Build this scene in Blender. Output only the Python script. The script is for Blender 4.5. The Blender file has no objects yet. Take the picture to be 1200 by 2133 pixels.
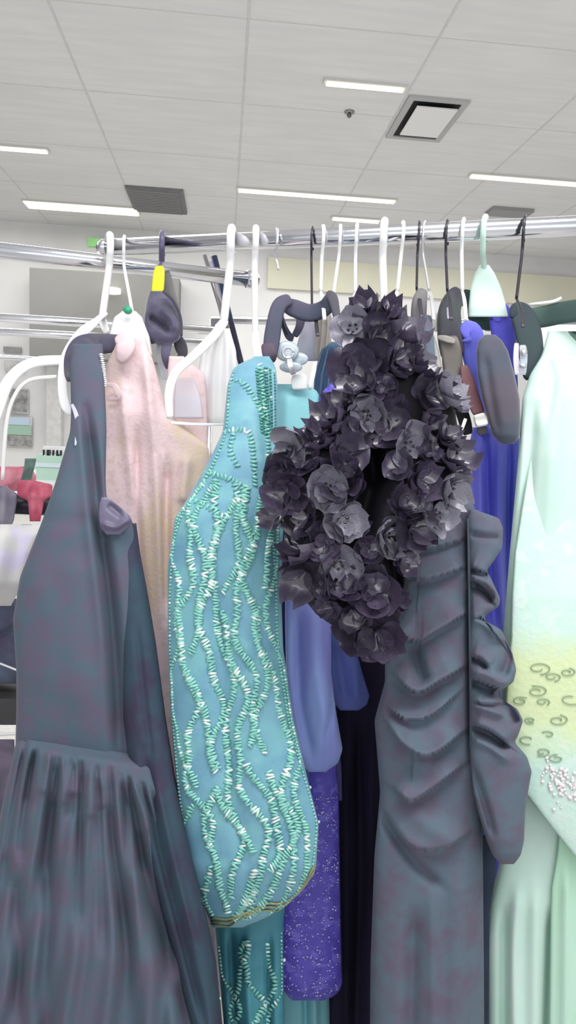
import bpy, bmesh, math, random
import numpy as np
from mathutils import Vector, Matrix
random.seed(7); RNG = np.random.default_rng(7)
COL = bpy.context.scene.collection
SC = bpy.context.scene
# ------------------------------------------------------------------ camera
F = 1500.0
CAM = np.array([0, 0, 1.35])
def basis(p, y, r):
    p, y, r = [math.radians(a) for a in (p, y, r)]
    f = np.array([math.sin(y)*math.cos(p), math.cos(y)*math.cos(p), math.sin(p)])
    ri = np.array([math.cos(y), -math.sin(y), 0.0]); up = np.cross(ri, f)
    return math.cos(r)*ri+math.sin(r)*up, -math.sin(r)*ri+math.cos(r)*up, f
RR, UU, FF = basis(-6.962, 5.463, 2.558)
cd = bpy.data.cameras.new('camera'); cam = bpy.data.objects.new('camera', cd); COL.objects.link(cam)
cd.sensor_fit = 'VERTICAL'; cd.sensor_height = 36; cd.lens = 36*F/2133; cd.clip_start = .02; cd.clip_end = 100
m = Matrix.Identity(4)
for i in range(3):
    m[i][0] = RR[i]; m[i][1] = UU[i]; m[i][2] = -FF[i]; m[i][3] = CAM[i]
cam.matrix_world = m
SC.camera = cam
def ray(px, py):
    px = np.asarray(px, float)[..., None]; py = np.asarray(py, float)[..., None]
    return FF + RR*(px-600)/F + UU*(1066.5-py)/F
def P(px, py, d):
    """real-world point seen at photo pixel (px, py), d metres in front of the lens plane"""
    return CAM + ray(px, py)*np.asarray(d, float)[..., None]
def onz(px, py, z):
    r = ray(px, py); return CAM + r*((z-CAM[2])/r[2])
def ony(px, py, Y):
    r = ray(px, py); return CAM + r*((Y-CAM[1])/r[1])
# ------------------------------------------------------------------ materials
def lin(c):
    return tuple(((v/255)/12.92 if v/255 <= .04045 else ((v/255+.055)/1.055)**2.4) for v in c)
MATS = {}
def mat(name, c, c2=None, rough=.8, metal=0, scale=12, bump=0, bscale=300, emit=None, alpha=1, trans=0, sheen=0, spec=.4, coat=0, streak=None, lo=.4, hi=.6, sss=0, detail=3, c3=None, c3scale=40, c3lo=.55, c3hi=.62, c3emit=0):
    if name in MATS: return MATS[name]
    M = bpy.data.materials.new(name); M.use_nodes = True; nt = M.node_tree; N = nt.nodes; L = nt.links
    b = N['Principled BSDF']
    b.inputs['Base Color'].default_value = (*lin(c), 1)
    b.inputs['Roughness'].default_value = rough; b.inputs['Metallic'].default_value = metal
    b.inputs['Specular IOR Level'].default_value = spec
    b.inputs['Sheen Weight'].default_value = sheen; b.inputs['Coat Weight'].default_value = coat
    b.inputs['Transmission Weight'].default_value = trans; b.inputs['Alpha'].default_value = alpha
    if sheen: b.inputs['Sheen Roughness'].default_value = .4
    tc = N.new('ShaderNodeTexCoord')
    mp = N.new('ShaderNodeMapping'); L.new(tc.outputs['Object'], mp.inputs['Vector'])
    if streak: mp.inputs['Scale'].default_value = streak
    last = None
    if c2:
        n = N.new('ShaderNodeTexNoise'); n.inputs['Scale'].default_value = scale; n.inputs['Detail'].default_value = detail
        L.new(mp.outputs[0], n.inputs['Vector'])
        mr = N.new('ShaderNodeMapRange'); mr.inputs[1].default_value = lo; mr.inputs[2].default_value = hi; L.new(n.outputs[0], mr.inputs[0])
        mx = N.new('ShaderNodeMix'); mx.data_type = 'RGBA'; mx.inputs[6].default_value = (*lin(c), 1); mx.inputs[7].default_value = (*lin(c2), 1)
        L.new(mr.outputs[0], mx.inputs[0]); last = mx.outputs[2]
    if c3:
        n = N.new('ShaderNodeTexNoise'); n.inputs['Scale'].default_value = c3scale; n.inputs['Detail'].default_value = 2
        L.new(tc.outputs['Object'], n.inputs['Vector'])
        mr = N.new('ShaderNodeMapRange'); mr.inputs[1].default_value = c3lo; mr.inputs[2].default_value = c3hi; L.new(n.outputs[0], mr.inputs[0])
        mx = N.new('ShaderNodeMix'); mx.data_type = 'RGBA'
        if last: L.new(last, mx.inputs[6])
        else: mx.inputs[6].default_value = (*lin(c), 1)
        mx.inputs[7].default_value = (*lin(c3), 1); L.new(mr.outputs[0], mx.inputs[0]); last = mx.outputs[2]
    if last: L.new(last, b.inputs['Base Color'])
    if bump:
        n = N.new('ShaderNodeTexNoise'); n.inputs['Scale'].default_value = bscale; L.new(tc.outputs['Object'], n.inputs['Vector'])
        bp = N.new('ShaderNodeBump'); bp.inputs['Strength'].default_value = bump; bp.inputs['Distance'].default_value = .002
        L.new(n.outputs[0], bp.inputs['Height']); L.new(bp.outputs[0], b.inputs['Normal'])
    if emit:
        b.inputs['Emission Color'].default_value = (*lin(emit[0]), 1); b.inputs['Emission Strength'].default_value = emit[1]
    MATS[name] = M; return M
# ------------------------------------------------------------------ object helpers
def tag(o, label=None, cat=None, group=None, kind=None):
    if label: o['label'] = label
    if cat: o['category'] = cat
    if group: o['group'] = group
    if kind: o['kind'] = kind
    return o
def thing(name, label, cat, loc=(0, 0, 0), group=None):
    o = bpy.data.objects.new(name, None); COL.objects.link(o); o.location = loc; o.empty_display_size = .05
    return tag(o, label, cat, group)
def obj(name, V, Fc, M, parent=None, smooth=True):
    me = bpy.data.meshes.new(name)
    V = np.asarray(V, float)
    loc = V.mean(0) if parent is None else np.array(parent.location)
    me.from_pydata((V-loc).tolist(), [], Fc); me.update()
    if smooth: me.polygons.foreach_set('use_smooth', [True]*len(me.polygons))
    me.materials.append(M)
    bm = bmesh.new(); bm.from_mesh(me); bmesh.ops.recalc_face_normals(bm, faces=bm.faces); bm.to_mesh(me); bm.free()
    o = bpy.data.objects.new(name, me); COL.objects.link(o)
    if parent is None: o.location = loc
    else: o.parent = parent
    return o
def boxv(x0, x1, y0, y1, z0, z1):
    V = [(x, y, z) for x in (x0, x1) for y in (y0, y1) for z in (z0, z1)]
    Fc = [(0, 1, 3, 2), (4, 6, 7, 5), (0, 4, 5, 1), (2, 3, 7, 6), (0, 2, 6, 4), (1, 5, 7, 3)]
    return V, Fc
class MB:
    def __init__(s): s.V = []; s.F = []
    def add(s, V, Fc):
        n = len(s.V); s.V += [tuple(v) for v in V]; s.F += [tuple(i+n for i in f) for f in Fc]; return s
    def box(s, *a): return s.add(*boxv(*a))
    def build(s, name, M, parent=None, smooth=True): return obj(name, s.V, s.F, M, parent, smooth)
def catmull(p, n=8):
    p = np.asarray(p, float)
    if len(p) < 3:
        t = np.linspace(0, 1, n+1)[:, None]; return p[0]*(1-t)+p[-1]*t
    q = np.vstack([2*p[0]-p[1], p, 2*p[-1]-p[-2]]); out = []
    for i in range(1, len(q)-2):
        for k in range(n):
            t = k/n; a, b, c, d = q[i-1], q[i], q[i+1], q[i+2]
            out.append(.5*((2*b)+(c-a)*t+(2*a-5*b+4*c-d)*t*t+(3*b-a-3*c+d)*t**3))
    out.append(q[-2]); return np.array(out)
def sweep(path, ra, rb=None, up=None, n=10, cap=True, sq=1.0):
    """tube along path; ra half-width, rb half-thickness (arrays ok); up = direction of thickness"""
    p = np.asarray(path, float); k = len(p)
    ra = np.broadcast_to(np.asarray(ra, float), (k,)); rb = ra if rb is None else np.broadcast_to(np.asarray(rb, float), (k,))
    T = np.gradient(p, axis=0); T /= np.linalg.norm(T, axis=1)[:, None]+1e-12
    V = []
    ref = np.array(up if up is not None else (0, 1, 0), float)
    for i in range(k):
        b = ref-T[i]*(ref@T[i])
        if np.linalg.norm(b) < .05: b = np.array([1, 0, 0])-T[i]*T[i][0]
        b /= np.linalg.norm(b); a = np.cross(T[i], b)
        if up is None: ref = b
        for j in range(n):
            th = 2*math.pi*j/n
            cc, ss = math.cos(th), math.sin(th)
            if sq != 1: cc = math.copysign(abs(cc)**sq, cc); ss = math.copysign(abs(ss)**sq, ss)
            V.append(p[i]+a*ra[i]*cc+b*rb[i]*ss)
    Fc = [(i*n+j, i*n+(j+1) % n, (i+1)*n+(j+1) % n, (i+1)*n+j) for i in range(k-1) for j in range(n)]
    if cap: Fc += [tuple(range(n)), tuple(range((k-1)*n, k*n))]
    return V, Fc
def tube(name, path, r, M, parent=None, smooth_n=8, n=10):
    p = catmull(path, smooth_n) if smooth_n else np.asarray(path)
    return obj(name, *sweep(p, r, n=n), M, parent)
def strap(name, pts, thick, M, parent=None, ns=8, n=14, wob=0):
    """pts: (px, py, depth, width_px) flat rounded band"""
    q = catmull(pts, ns)
    p = P(q[:, 0], q[:, 1], q[:, 2]); w = q[:, 3]*q[:, 2]/F/2
    taper = np.ones(len(q)); taper[0] = taper[-1] = .8; taper[1] = taper[-2] = .96
    if wob: w = w*(1+wob*np.sin(np.arange(len(q))*1.7))
    return obj(name, *sweep(p, w*taper, thick*.24*taper, up=FF, n=20, sq=.55), M, parent)
# ------------------------------------------------------------------ garments
def seg_stroke(PX, PY, pts, width, amp):
    """gaussian ridge (amp>0, towards viewer) or crease (amp<0) along a line drawn down the cloth"""
    pts = catmull(pts, 5) if len(pts) > 2 else np.array(pts, float)
    best = np.full(PX.shape, 1e9); tt = np.zeros(PX.shape); n = len(pts)-1
    for i in range(n):
        a = pts[i]; b = pts[i+1]; ab = b-a; L2 = ab@ab+1e-9
        t = np.clip(((PX-a[0])*ab[0]+(PY-a[1])*ab[1])/L2, 0, 1)
        d = (PX-a[0]-t*ab[0])**2+(PY-a[1]-t*ab[1])**2
        mk = d < best; best = np.where(mk, d, best); tt = np.where(mk, (i+t)/n, tt)
    w = width if not isinstance(width, tuple) else width[0]+(width[1]-width[0])*tt
    tap = np.clip(np.minimum(tt, 1-tt)*6+.25, 0, 1)
    return amp*np.exp(-best/(w*w))*tap
def lip_stroke(PX, PY, pts, w, amp, sharp=3.0):
    """a folded edge: cloth swells above the line and drops sharply just below it"""
    pts = catmull(pts, 5) if len(pts) > 2 else np.array(pts, float)
    best = np.full(PX.shape, 1e9); tt = np.zeros(PX.shape); sg = np.zeros(PX.shape); n = len(pts)-1
    for i in range(n):
        a = pts[i]; b = pts[i+1]; ab = b-a; L2 = ab@ab+1e-9; L = math.sqrt(L2)
        t0 = ((PX-a[0])*ab[0]+(PY-a[1])*ab[1])/L2; t = np.clip(t0, 0, 1)
        d = (PX-a[0]-t*ab[0])**2+(PY-a[1]-t*ab[1])**2
        cr = -((PX-a[0])*ab[1]-(PY-a[1])*ab[0])/L          # >0 on the +normal side
        mk = d < best; best = np.where(mk, d, best); tt = np.where(mk, (i+t)/n, tt); sg = np.where(mk, cr, sg)
    D = np.sqrt(best); above = np.where(sg < 0, D, -D)
    prof = np.where(above > 0, np.exp(-above/w)*(1-np.exp(-(above+sharp)/sharp)), 0)-.45*np.where(above <= 0, np.exp(above/(w*.45))*(1-np.exp(-(-above+.5)/sharp)), 0)
    return amp*prof*np.clip(np.minimum(tt, 1-tt)*5+.15, 0, 1)
class Cloth:
    def __init__(s, rows, strokes=(), extra=None, sm=12, warp=None, lips=(), pw=.5):
        s.warp = warp; s.lips = lips; s.pw = pw
        s.rows = np.array(rows, float); s.strokes = strokes; s.extra = extra
        y = np.arange(s.rows[0, 0], s.rows[-1, 0]+1, 2.0); R = [np.interp(y, s.rows[:, 0], s.rows[:, i]) for i in range(1, 5)]
        if sm:
            k = np.hanning(2*sm//2+3); k /= k.sum(); h = len(k)//2
            R = [np.convolve(np.pad(r, h, mode='edge'), k, 'valid')[:len(y)] for r in R]
        s.y = y; s.R = R
    def front(s, PX, PY, lift=0):
        xl, xr, d, th = [np.interp(PY, s.y, r) for r in s.R]
        q = np.clip(2*(PX-xl)/(xr-xl)-1, -1, 1); c = np.sqrt(np.clip(1-q*q, 0, 1))
        dep = d-th/2*c**s.pw
        f = np.zeros(np.shape(PX))
        for st in s.strokes: f = f+seg_stroke(PX, PY, *st)
        for st in s.lips: f = f+lip_stroke(PX, PY, *st)
        if s.extra: f = f+s.extra((q+1)/2, PX, PY)
        return dep-f*np.clip(c*2.2, 0, 1)-lift
    def build(s, name, M, parent=None, step=7, nx=70, flat_bottom=True):
        y0, y1 = s.y[0], s.y[-1]; ny = max(6, int((y1-y0)/step)); ys = np.linspace(y0, y1, ny+1)
        u = np.linspace(0, 1, nx+1); ss = .55*u+.45*(.5-.5*np.cos(math.pi*u))
        xl, xr, d, th = [np.interp(ys, s.y, r)[:, None] for r in s.R]
        PX = xl+(xr-xl)*ss[None]; PY = np.repeat(ys[:, None], nx+1, 1)
        WY = s.warp(PX, PY) if s.warp else PY; Vf = P(PX, WY, s.front(PX, PY))
        nb = max(6, nx//4); ub = np.linspace(1, 0, nb+1)[1:-1]; PXb = xl+(xr-xl)*ub[None]; PYb = np.repeat(ys[:, None], nb-1, 1)
        cb = np.sqrt(1-(2*ub-1)**2)[None]; Vb = P(PXb, s.warp(PXb, PYb) if s.warp else PYb, d+th/2*cb)
        V = np.concatenate([Vf, Vb], 1); n = V.shape[1]
        Fc = []
        for i in range(ny):
            for j in range(n): Fc.append((i*n+j, i*n+(j+1) % n, (i+1)*n+(j+1) % n, (i+1)*n+j))
        V = V.reshape(-1, 3); 
        for r0, rev in ((0, 0), (ny*n, 1)):
            V = np.vstack([V, V[r0:r0+n].mean(0)]); c = len(V)-1
            Fc += [(r0+j, r0+(j+1) % n, c) for j in range(n)]
        return obj(name, V, Fc, M, parent)
def wav(*comps):
    """comps: (freq over width, phase, amp, y0, y1 fade-in, drift)"""
    def f(q, PX, PY):
        o = 0
        for fr, ph, am, y0, y1, dr in comps:
            g = np.clip((PY-y0)/(y1-y0), 0, 1); o = o+am*g*np.sin(2*math.pi*fr*(q+dr*(PY-y0)/1000)+ph)
        return o
    return f
# ------------------------------------------------------------------ shell
spx = abs(onz(100, 0, 2.35)[0]-onz(520, 0, 2.35)[0])          # for 1 m above the lens
DZ = 1.22/spx
CZ = CAM[2]+DZ
m_ceil = mat('ceiling_tile', (224, 224, 225), (219, 219, 221), rough=.95, scale=2.5, streak=(.6, 5, 1), spec=.1, bump=.1, bscale=60, c3=(216, 216, 218), c3scale=1.5, c3lo=.45, c3hi=.8)
m_wall = mat('wall_paint', (226, 226, 226), (216, 216, 218), rough=.9, scale=1.2, spec=.2)
m_beige = mat('wall_paint_beige', (214, 212, 192), (206, 205, 190), rough=.9, scale=1, spec=.2)
m_floor = mat('vinyl_floor', (222, 220, 216), (210, 208, 206), rough=.95, scale=60, spec=.1)
m_grid = mat('grid_bar', (208, 208, 210), (202, 202, 204), rough=.8)
YB = float(onz(1000, 528, CZ)[1])
XL, XR, YF = -9.0, 11.0, -2.5
def struct(name, V, Fc, M, smooth=False):
    o = obj(name, V, Fc, M, None, smooth); o['kind'] = 'structure'; return o
struct('floor', *boxv(XL, XR, YF, YB, -.1, 0), m_floor)
struct('ceiling', *boxv(XL, XR, YF, YB, CZ, CZ+.1), m_ceil)
struct('wall_back', *boxv(XL, XR, YB, YB+.15, 0, CZ), m_wall)
struct('wall_left', *boxv(XL-.15, XL, YF, YB, 0, CZ), m_wall)
struct('wall_right', *boxv(XR, XR+.15, YF, YB, 0, CZ), m_beige)
print('DZ', DZ, 'YB', YB)
# suspended grid: bars every 1.22 m both ways
gx0 = onz(520, 0, CZ)[0]; gy0 = onz(700, 57, CZ)[1]
gb = MB()
k = -8
for k in range(-8, 9):
    x = gx0+k*1.22
    if XL < x < XR: gb.box(x-.008, x+.008, YF, YB, CZ-.003, CZ)
for k in range(-8, 12):
    y = gy0+k*1.22
    if YF < y < YB: gb.box(XL, XR, y-.005, y+.005, CZ-.002, CZ)
struct('trim_1', gb.V, gb.F, m_grid)
# beige band of the back wall and the dark recess on the left
a = ony(560, 505, YB); b = ony(1300, 640, YB)
struct('wall_back_band', *boxv(a[0], XR, YB-.06, YB, b[2]-.05, CZ-.25), m_beige)
a = ony(82, 562, YB); b = ony(345, 668, YB)
struct('trim_2', *boxv(a[0], b[0]+.2, YB-.5, YB, b[2]-.6, ony(200,566,YB-.5)[2]), mat('recess_grey', (142, 142, 142), (134, 134, 132), scale=.8))
# ------------------------------------------------------------------ ceiling fittings
m_led = mat('led_strip', (255, 250, 225), emit=((255, 248, 215), 1.8), rough=.5)
m_ledbright = mat('led_strip_bright', (255, 252, 225), emit=((255, 246, 190), 2.2), rough=.5)
m_house = mat('light_housing', (206, 206, 204), rough=.5)
def ceil_light(x0, y0, x1, y1, w, label, M=m_led):
    a = onz(x0, y0, CZ-.03); b = onz(x1, y1, CZ-.03); yc = (a[1]+b[1])/2
    t = thing('ceiling_light', label, 'ceiling light', ((a[0]+b[0])/2, yc, CZ), 'linear lights recessed in the ceiling')
    MB().box(a[0]-.02, b[0]+.02, yc-w/2-.02, yc+w/2+.02, CZ-.02, CZ+.0).build('housing', m_house, t, False)
    MB().box(a[0], b[0], yc-w/2, yc+w/2, CZ-.034, CZ-.02).build('diffuser', M, t, False)
ceil_light(-60, 306, 97, 317, .07, 'narrow lit ceiling strip cut off by the left edge of the view')
ceil_light(58, 431, 285, 440, .26, 'brightest wide ceiling strip light, next to the dark ceiling grille', m_ledbright)
ceil_light(497, 402, 825, 418, .085, 'longest lit ceiling strip above the middle of the chrome rail')
ceil_light(680, 175, 840, 190, .045, 'short lit ceiling strip beside the square air diffuser')
ceil_light(693, 458, 790, 462, .09, 'small far ceiling strip light just above the chrome rail')
ceil_light(980, 370, 1290, 391, .075, 'long ceiling strip light running out of view on the right')
def quad_ceiling(px0, px1, pya, pyb):
    a = onz((px0+px1)/2, pya, CZ); b = onz((px0+px1)/2, pyb, CZ)
    l = onz(px0, (pya+pyb)/2, CZ); r = onz(px1, (pya+pyb)/2, CZ)
    return l[0], r[0], b[1] if b[1] < a[1] else a[1], max(a[1], b[1])
# square diffuser
x0, x1, y0, y1 = quad_ceiling(838, 938, 206, 285); print('vent', x1-x0, y1-y0)
t = thing('air_diffuser', 'square white ceiling air diffuser with a dark slot around its panel', 'ceiling vent', ((x0+x1)/2, (y0+y1)/2, CZ))
fr = MB(); w = .05
for bx in ((x0-w, x1+w, y0-w, y0), (x0-w, x1+w, y1, y1+w), (x0-w, x0, y0, y1), (x1, x1+w, y0, y1)): fr.box(*bx, CZ-.02, CZ)
fr.build('frame', mat('vent_frame', (176, 176, 178), rough=.6), t, False)
MB().box(x0, x1, y0, y1, CZ-.009, CZ-.002).build('duct_opening', mat('vent_dark', (38, 38, 40), rough=.9), t, False)
MB().box(x0+.035, x1-.02, y0+.03, y1-.12, CZ-.05, CZ-.04).build('panel', mat('vent_panel', (228, 228, 230), rough=.6), t, False)
x0, x1, y0, y1 = quad_ceiling(272, 385, 438, 390)
t = thing('return_grille', 'dark grey rectangular ceiling grille beside the brightest strip light', 'ceiling vent', ((x0+x1)/2, (y0+y1)/2, CZ))
MB().box(x0, x1, y0, y1, CZ-.03, CZ).build('frame', mat('grille_grey', (128, 128, 130), (120, 120, 122), rough=.8), t, False)
g = MB()
for k in range(14):
    yy = y0+.05+(y1-y0-.1)*k/13; g.box(x0+.05, x1-.05, yy-.015, yy+.015, CZ-.045, CZ-.03)
g.build('slat', mat('grille_slat', (138, 138, 140), rough=.8), t, False)
x0, x1, y0, y1 = quad_ceiling(1015, 1108, 446, 431)
tag(MB().box(x0, x1, y0, y1, CZ-.04, CZ).build('ceiling_grille', mat('grille_grey2', (150, 150, 152), rough=.8), None, False), 'low grey ceiling grille above the right end of the chrome rail', 'ceiling vent')
c = onz(728, 232, CZ)
t = thing('fire_sprinkler', 'tiny metal fire sprinkler on the ceiling left of the square diffuser', 'sprinkler', tuple(c))
obj('rosette_plate', *sweep([c, c-[0, 0, .012]], .04, up=(0, 1, 0), n=16), mat('sprinkler_plate', (150, 150, 150), metal=.6, rough=.4), t)
obj('head', *sweep([c-[0, 0, .012], c-[0, 0, .035], c-[0, 0, .05]], [.012, .02, .006], up=(0, 1, 0), n=12), mat('sprinkler_head', (110, 108, 108), metal=.6, rough=.4), t)
# exit sign
a = ony(184, 497, YB); b = ony(216, 516, YB)
t = thing('exit_sign', 'small green lit sign hanging at the far left above the rails', 'sign', tuple((a+b)/2))
MB().box(a[0], b[0]-.04, YB-.05, YB, b[2], a[2]).build('face', mat('sign_green', (130, 190, 120), (150, 205, 140), emit=((140, 205, 130), .35)), t, False)
MB().box(b[0]-.04, b[0], YB-.06, YB, b[2]-.02, a[2]+.02).build('end_cap', m_house, t, False)
# round lamp in the recess
c = ony(235, 606, YB-.55)
t = thing('round_lamp', 'small oval white lamp glowing in front of the dark recess', 'lamp', tuple(c))
obj('shade', *sweep([c+[0, 0, .04], c+[0, 0, .03], c-[0, 0, .03], c-[0, 0, .04]], [.05, .1, .1, .05], up=(0, 1, 0), n=20), mat('lamp_glow', (255, 255, 250), emit=((255, 255, 245), 1.3)), t)
obj('bracket', *sweep([c, c+[0, .06, 0]], .03, up=(0, 0, 1), n=8), m_house, t)
# ------------------------------------------------------------------ chrome racks
def chrome(name='chrome'):
    if name in MATS: return MATS[name]
    M = mat(name, (222, 222, 226), rough=.13, metal=1, c2=(212, 213, 220), scale=8)
    return M
CHR = chrome()
RZ = CAM[2]+.364; RAILR = .0175
def railp(px):
    return onz(px, 512-(px-300)*40/880, RZ)
def raild(px): return float((railp(px)-CAM)@FF)
ra, rb_ = railp(216), railp(1420)
RDIR = (rb_-ra)/np.linalg.norm(rb_-ra)
t = thing('garment_rack', 'long chrome garment rail holding the row of gowns across the view', 'clothes rack', (ra[0], ra[1], 0))
obj('rail', *sweep([ra, rb_], RAILR, up=(0, 0, 1), n=28), CHR, t)
obj('end_cap', *sweep([ra-RDIR*.012, ra, ra+RDIR*.012], [RAILR*.7, RAILR*1.02, RAILR*1.02], up=(0, 0, 1), n=24), CHR, t)
PERP = np.array([-RDIR[1], RDIR[0], 0]); PERP = PERP if PERP[1] > 0 else -PERP
# uprights at both ends so the rail stands on the floor
for nm, e in (('upright', rb_),):
    obj(nm, *sweep([np.array([e[0], e[1], .02]), e-[0, 0, RAILR*.6]], .014, up=(0, 1, 0), n=14), CHR, t)
    obj('foot', *sweep([np.array([e[0], e[1], .02])-PERP*.28, np.array([e[0], e[1], .02])+PERP*.28], .015, up=(0, 0, 1), n=14), CHR, t)
# second rack, its rail comes in from the left and ends behind
a = P(-160, 509, 1.50); b = P(522, 577, 1.74); b[2] = a[2] = (a[2]+b[2])/2
DR2 = (b-a)/np.linalg.norm(b-a)
t = thing('garment_rack', 'chrome rail coming in from the left, ending behind the white hangers', 'clothes rack', (b[0], b[1], 0))
obj('rail', *sweep([a, b], .0175, up=(0, 0, 1), n=28), CHR, t)
obj('end_cap', *sweep([b-DR2*.01, b+DR2*.012, b+DR2*.02], [.021, .021, .012], up=(0, 0, 1), n=24), CHR, t)
q = a+DR2*.62*np.linalg.norm(b-a)
u1 = P(497, 770, 1.98)
m_dkpost = mat('dark_post', (66, 78, 104), (52, 52, 70), rough=.25, metal=.7, scale=6)
def bar(name, p0, p1, w, M, parent):
    return obj(name, *sweep([p0, p1], w[0], w[1], up=FF, n=12), M, parent)
bar('brace', P(426, 532, 1.93), P(474, 690, 1.93), (.006, .006), mat('brace_metal', (150, 148, 150), metal=.7, rough=.3), t)
bar('brace', P(446, 534, 1.90), P(640, 1300, 1.90), (.0085, .008), m_dkpost, t)
bar('brace', P(440, 545, 1.96), P(590, 1250, 1.96), (.0085, .004), mat('lilac_metal', (190, 184, 205), metal=.4, rough=.3), t)
obj('upright', *sweep([np.array([a[0], a[1], .0]), a-[0, 0, .015]], .014, up=(0, 1, 0), n=14), CHR, t)
# far rails
def far_rail(px0, py0, px1, py1, d0, d1, r, label, legs=True):
    a = P(px0, py0, d0); b = P(px1, py1, d1); z = (a[2]+b[2])/2; a[2] = b[2] = z
    t = thing('garment_rack', label, 'clothes rack', (a[0], a[1], 0))
    obj('rail', *sweep([a, b], r, up=(0, 0, 1), n=20), CHR, t)
    if legs:
        for e in (a,): obj('upright', *sweep([np.array([e[0], e[1], 0]), e], r*.85, up=(0, 1, 0), n=12), CHR, t)
    return t, a, b
far_rail(-330, 637, 470, 694, 2.75, 2.95, .0175, 'upper one of two far chrome rails behind the dark left gown')
far_rail(-330, 672, 452, 716, 3.15, 3.3, .0175, 'lower one of the two far chrome rails behind the dark left gown')
far_rail(-330, 733, 210, 748, 4.3, 4.5, .0155, 'thin far chrome rail above the white arched frame')
far_rail(443, 655, 1290, 692, 3.0, 2.7, .016, 'far chrome rail seen through the gap left of the flower garment')
# ------------------------------------------------------------------ posters and far left corner
def poster(x0, y0, x1, y1, Y, label, M, extra=None):
    a = ony(x0, y0, Y); b = ony(x1, y1, Y)
    t = thing('wall_poster', label, 'poster', tuple((a+b)/2))
    MB().box(a[0], b[0], Y-.02, Y, b[2], a[2]).build('sheet', M, t, False)
    if extra:
        for nm, u0, v0, u1, v1, MM in extra:
            MB().box(a[0]+(b[0]-a[0])*u0, a[0]+(b[0]-a[0])*u1, Y-.03, Y-.02, a[2]+(b[2]-a[2])*v1, a[2]+(b[2]-a[2])*v0).build(nm, MM, t, False)
m_ph = mat('photo_grey', (165, 165, 165), (120, 120, 120), rough=.7, scale=14, lo=.35, hi=.65)
m_ph2 = mat('photo_grey_light', (200, 200, 200), (176, 176, 176), rough=.7, scale=9)
poster(8, 722, 45, 736, YB-.02, 'small dark grey plate on the far white wall between two rails', mat('plate_grey', (140, 140, 140), (150, 150, 150)))
poster(11, 748, 52, 776, YB-.02, 'pale grey framed picture just under the thin far rail', m_ph2)
poster(16, 808, 60, 862, YB-.02, 'speckled grey framed photo inside the white arched frame', m_ph2, [('picture', .1, .05, .95, .93, m_ph)])
poster(12, 866, 68, 932, YB-.02, 'wall picture with blue top, green middle and grey bottom', m_ph2,
       [('blue_strip', .08, .04, .9, .28, mat('poster_blue', (186, 206, 222))), ('green_strip', .08, .3, .98, .6, mat('poster_green', (158, 190, 172))), ('grey_strip', .08, .62, .98, .96, m_ph)])
struct('trim_3', *boxv(ony(104, 800, YB)[0], ony(134, 800, YB)[0], YB-.2, YB, 0, ony(104, 742, YB)[2]), mat('pilaster_grey', (196, 196, 196), (206, 206, 206)))
# white arched frame
WHT = mat('white_plastic', (243, 243, 243), (236, 236, 238), rough=.35, spec=.5, scale=5)
t = thing('arched_frame', 'big white arched frame half hidden behind the white hanger at left', 'display frame', tuple(P(60, 900, 1.62)))
strap('outer_arch', [(-60, 1000, 1.62, 26), (-8, 860, 1.62, 26), (18, 795, 1.62, 25), (62, 758, 1.62, 22), (128, 750, 1.62, 20), (210, 752, 1.62, 18)], .018, WHT, t)
strap('inner_arch', [(5, 1000, 1.63, 8), (14, 880, 1.63, 8), (32, 822, 1.63, 8), (62, 792, 1.63, 8), (118, 784, 1.63, 8)], .012, mat('white_soft', (226, 226, 226), rough=.5), t)
# ------------------------------------------------------------------ low display at far left: box, clothes, floor things
RED = mat('rose_cloth', (196, 96, 120), (222, 150, 165), rough=.8, scale=18, bump=.3, bscale=80)
REDD = mat('rose_cloth_dark', (180, 78, 104), (208, 112, 132), rough=.8, scale=22)
WC = mat('white_cloth', (222, 222, 220), (208, 208, 212), rough=.85, scale=10, c3=(212, 206, 232), c3scale=14, c3lo=.52, c3hi=.6)
a = P(-160, 1042, 1.9); b = P(190, 1060, 1.9); b[2] = a[2]
t = thing('garment_rack', 'low black topped rail draped with rose pink clothes at far left', 'clothes rack', (a[0], a[1], 0))
obj('rail', *sweep([a, b], .026, up=(0, 0, 1), n=20), mat('black_rail', (54, 50, 66), (40, 40, 52), rough=.35), t)
obj('top_strip', *sweep([a+[0, 0, .029], b+[0, 0, .029]], .012, .006, up=(0, 0, 1), n=12), WHT, t)
for e in (a, b): obj('upright', *sweep([np.array([e[0], e[1], 0]), e-[0, 0, .02]], .016, up=(0, 1, 0), n=12), CHR, t)
def fold(px, amp, fr):
    return lambda q, PX, PY: amp*np.sin(PX/fr+PY/140.)+amp*.6*np.sin(PX/(fr*.47)+1.3+PY/60.)
o = Cloth([(972, -60, 60, 2.05, .05), (990, -60, 78, 2.05, .07), (1012, -60, 72, 2.05, .07), (1026, -60, 62, 2.05, .05)], extra=fold(0, .01, 14)).build('folded_garment', RED, None, 4, 40)
tag(o, 'rose pink garment lying over the low rail at the left edge', 'garment')
o = Cloth([(955, 52, 76, 1.98, .02), (975, 50, 72, 1.98, .04), (1010, 40, 62, 1.98, .04)], extra=fold(0, .004, 9)).build('folded_garment', mat('green_scrap', (110, 140, 130), (90, 110, 105), scale=20), None, 4, 20)
tag(o, 'small dull green cloth between the pink garment and green box', 'garment')
o = Cloth([(1000, 40, 64, 1.84, .02), (1008, 36, 110, 1.83, .05), (1034, 36, 108, 1.82, .05), (1042, 58, 92, 1.82, .04), (1086, 62, 84, 1.82, .03)], extra=fold(0, .006, 10), sm=4).build('folded_garment', REDD, None, 4, 40)
tag(o, 'deep rose garment hanging down over the black rail', 'garment')
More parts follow.
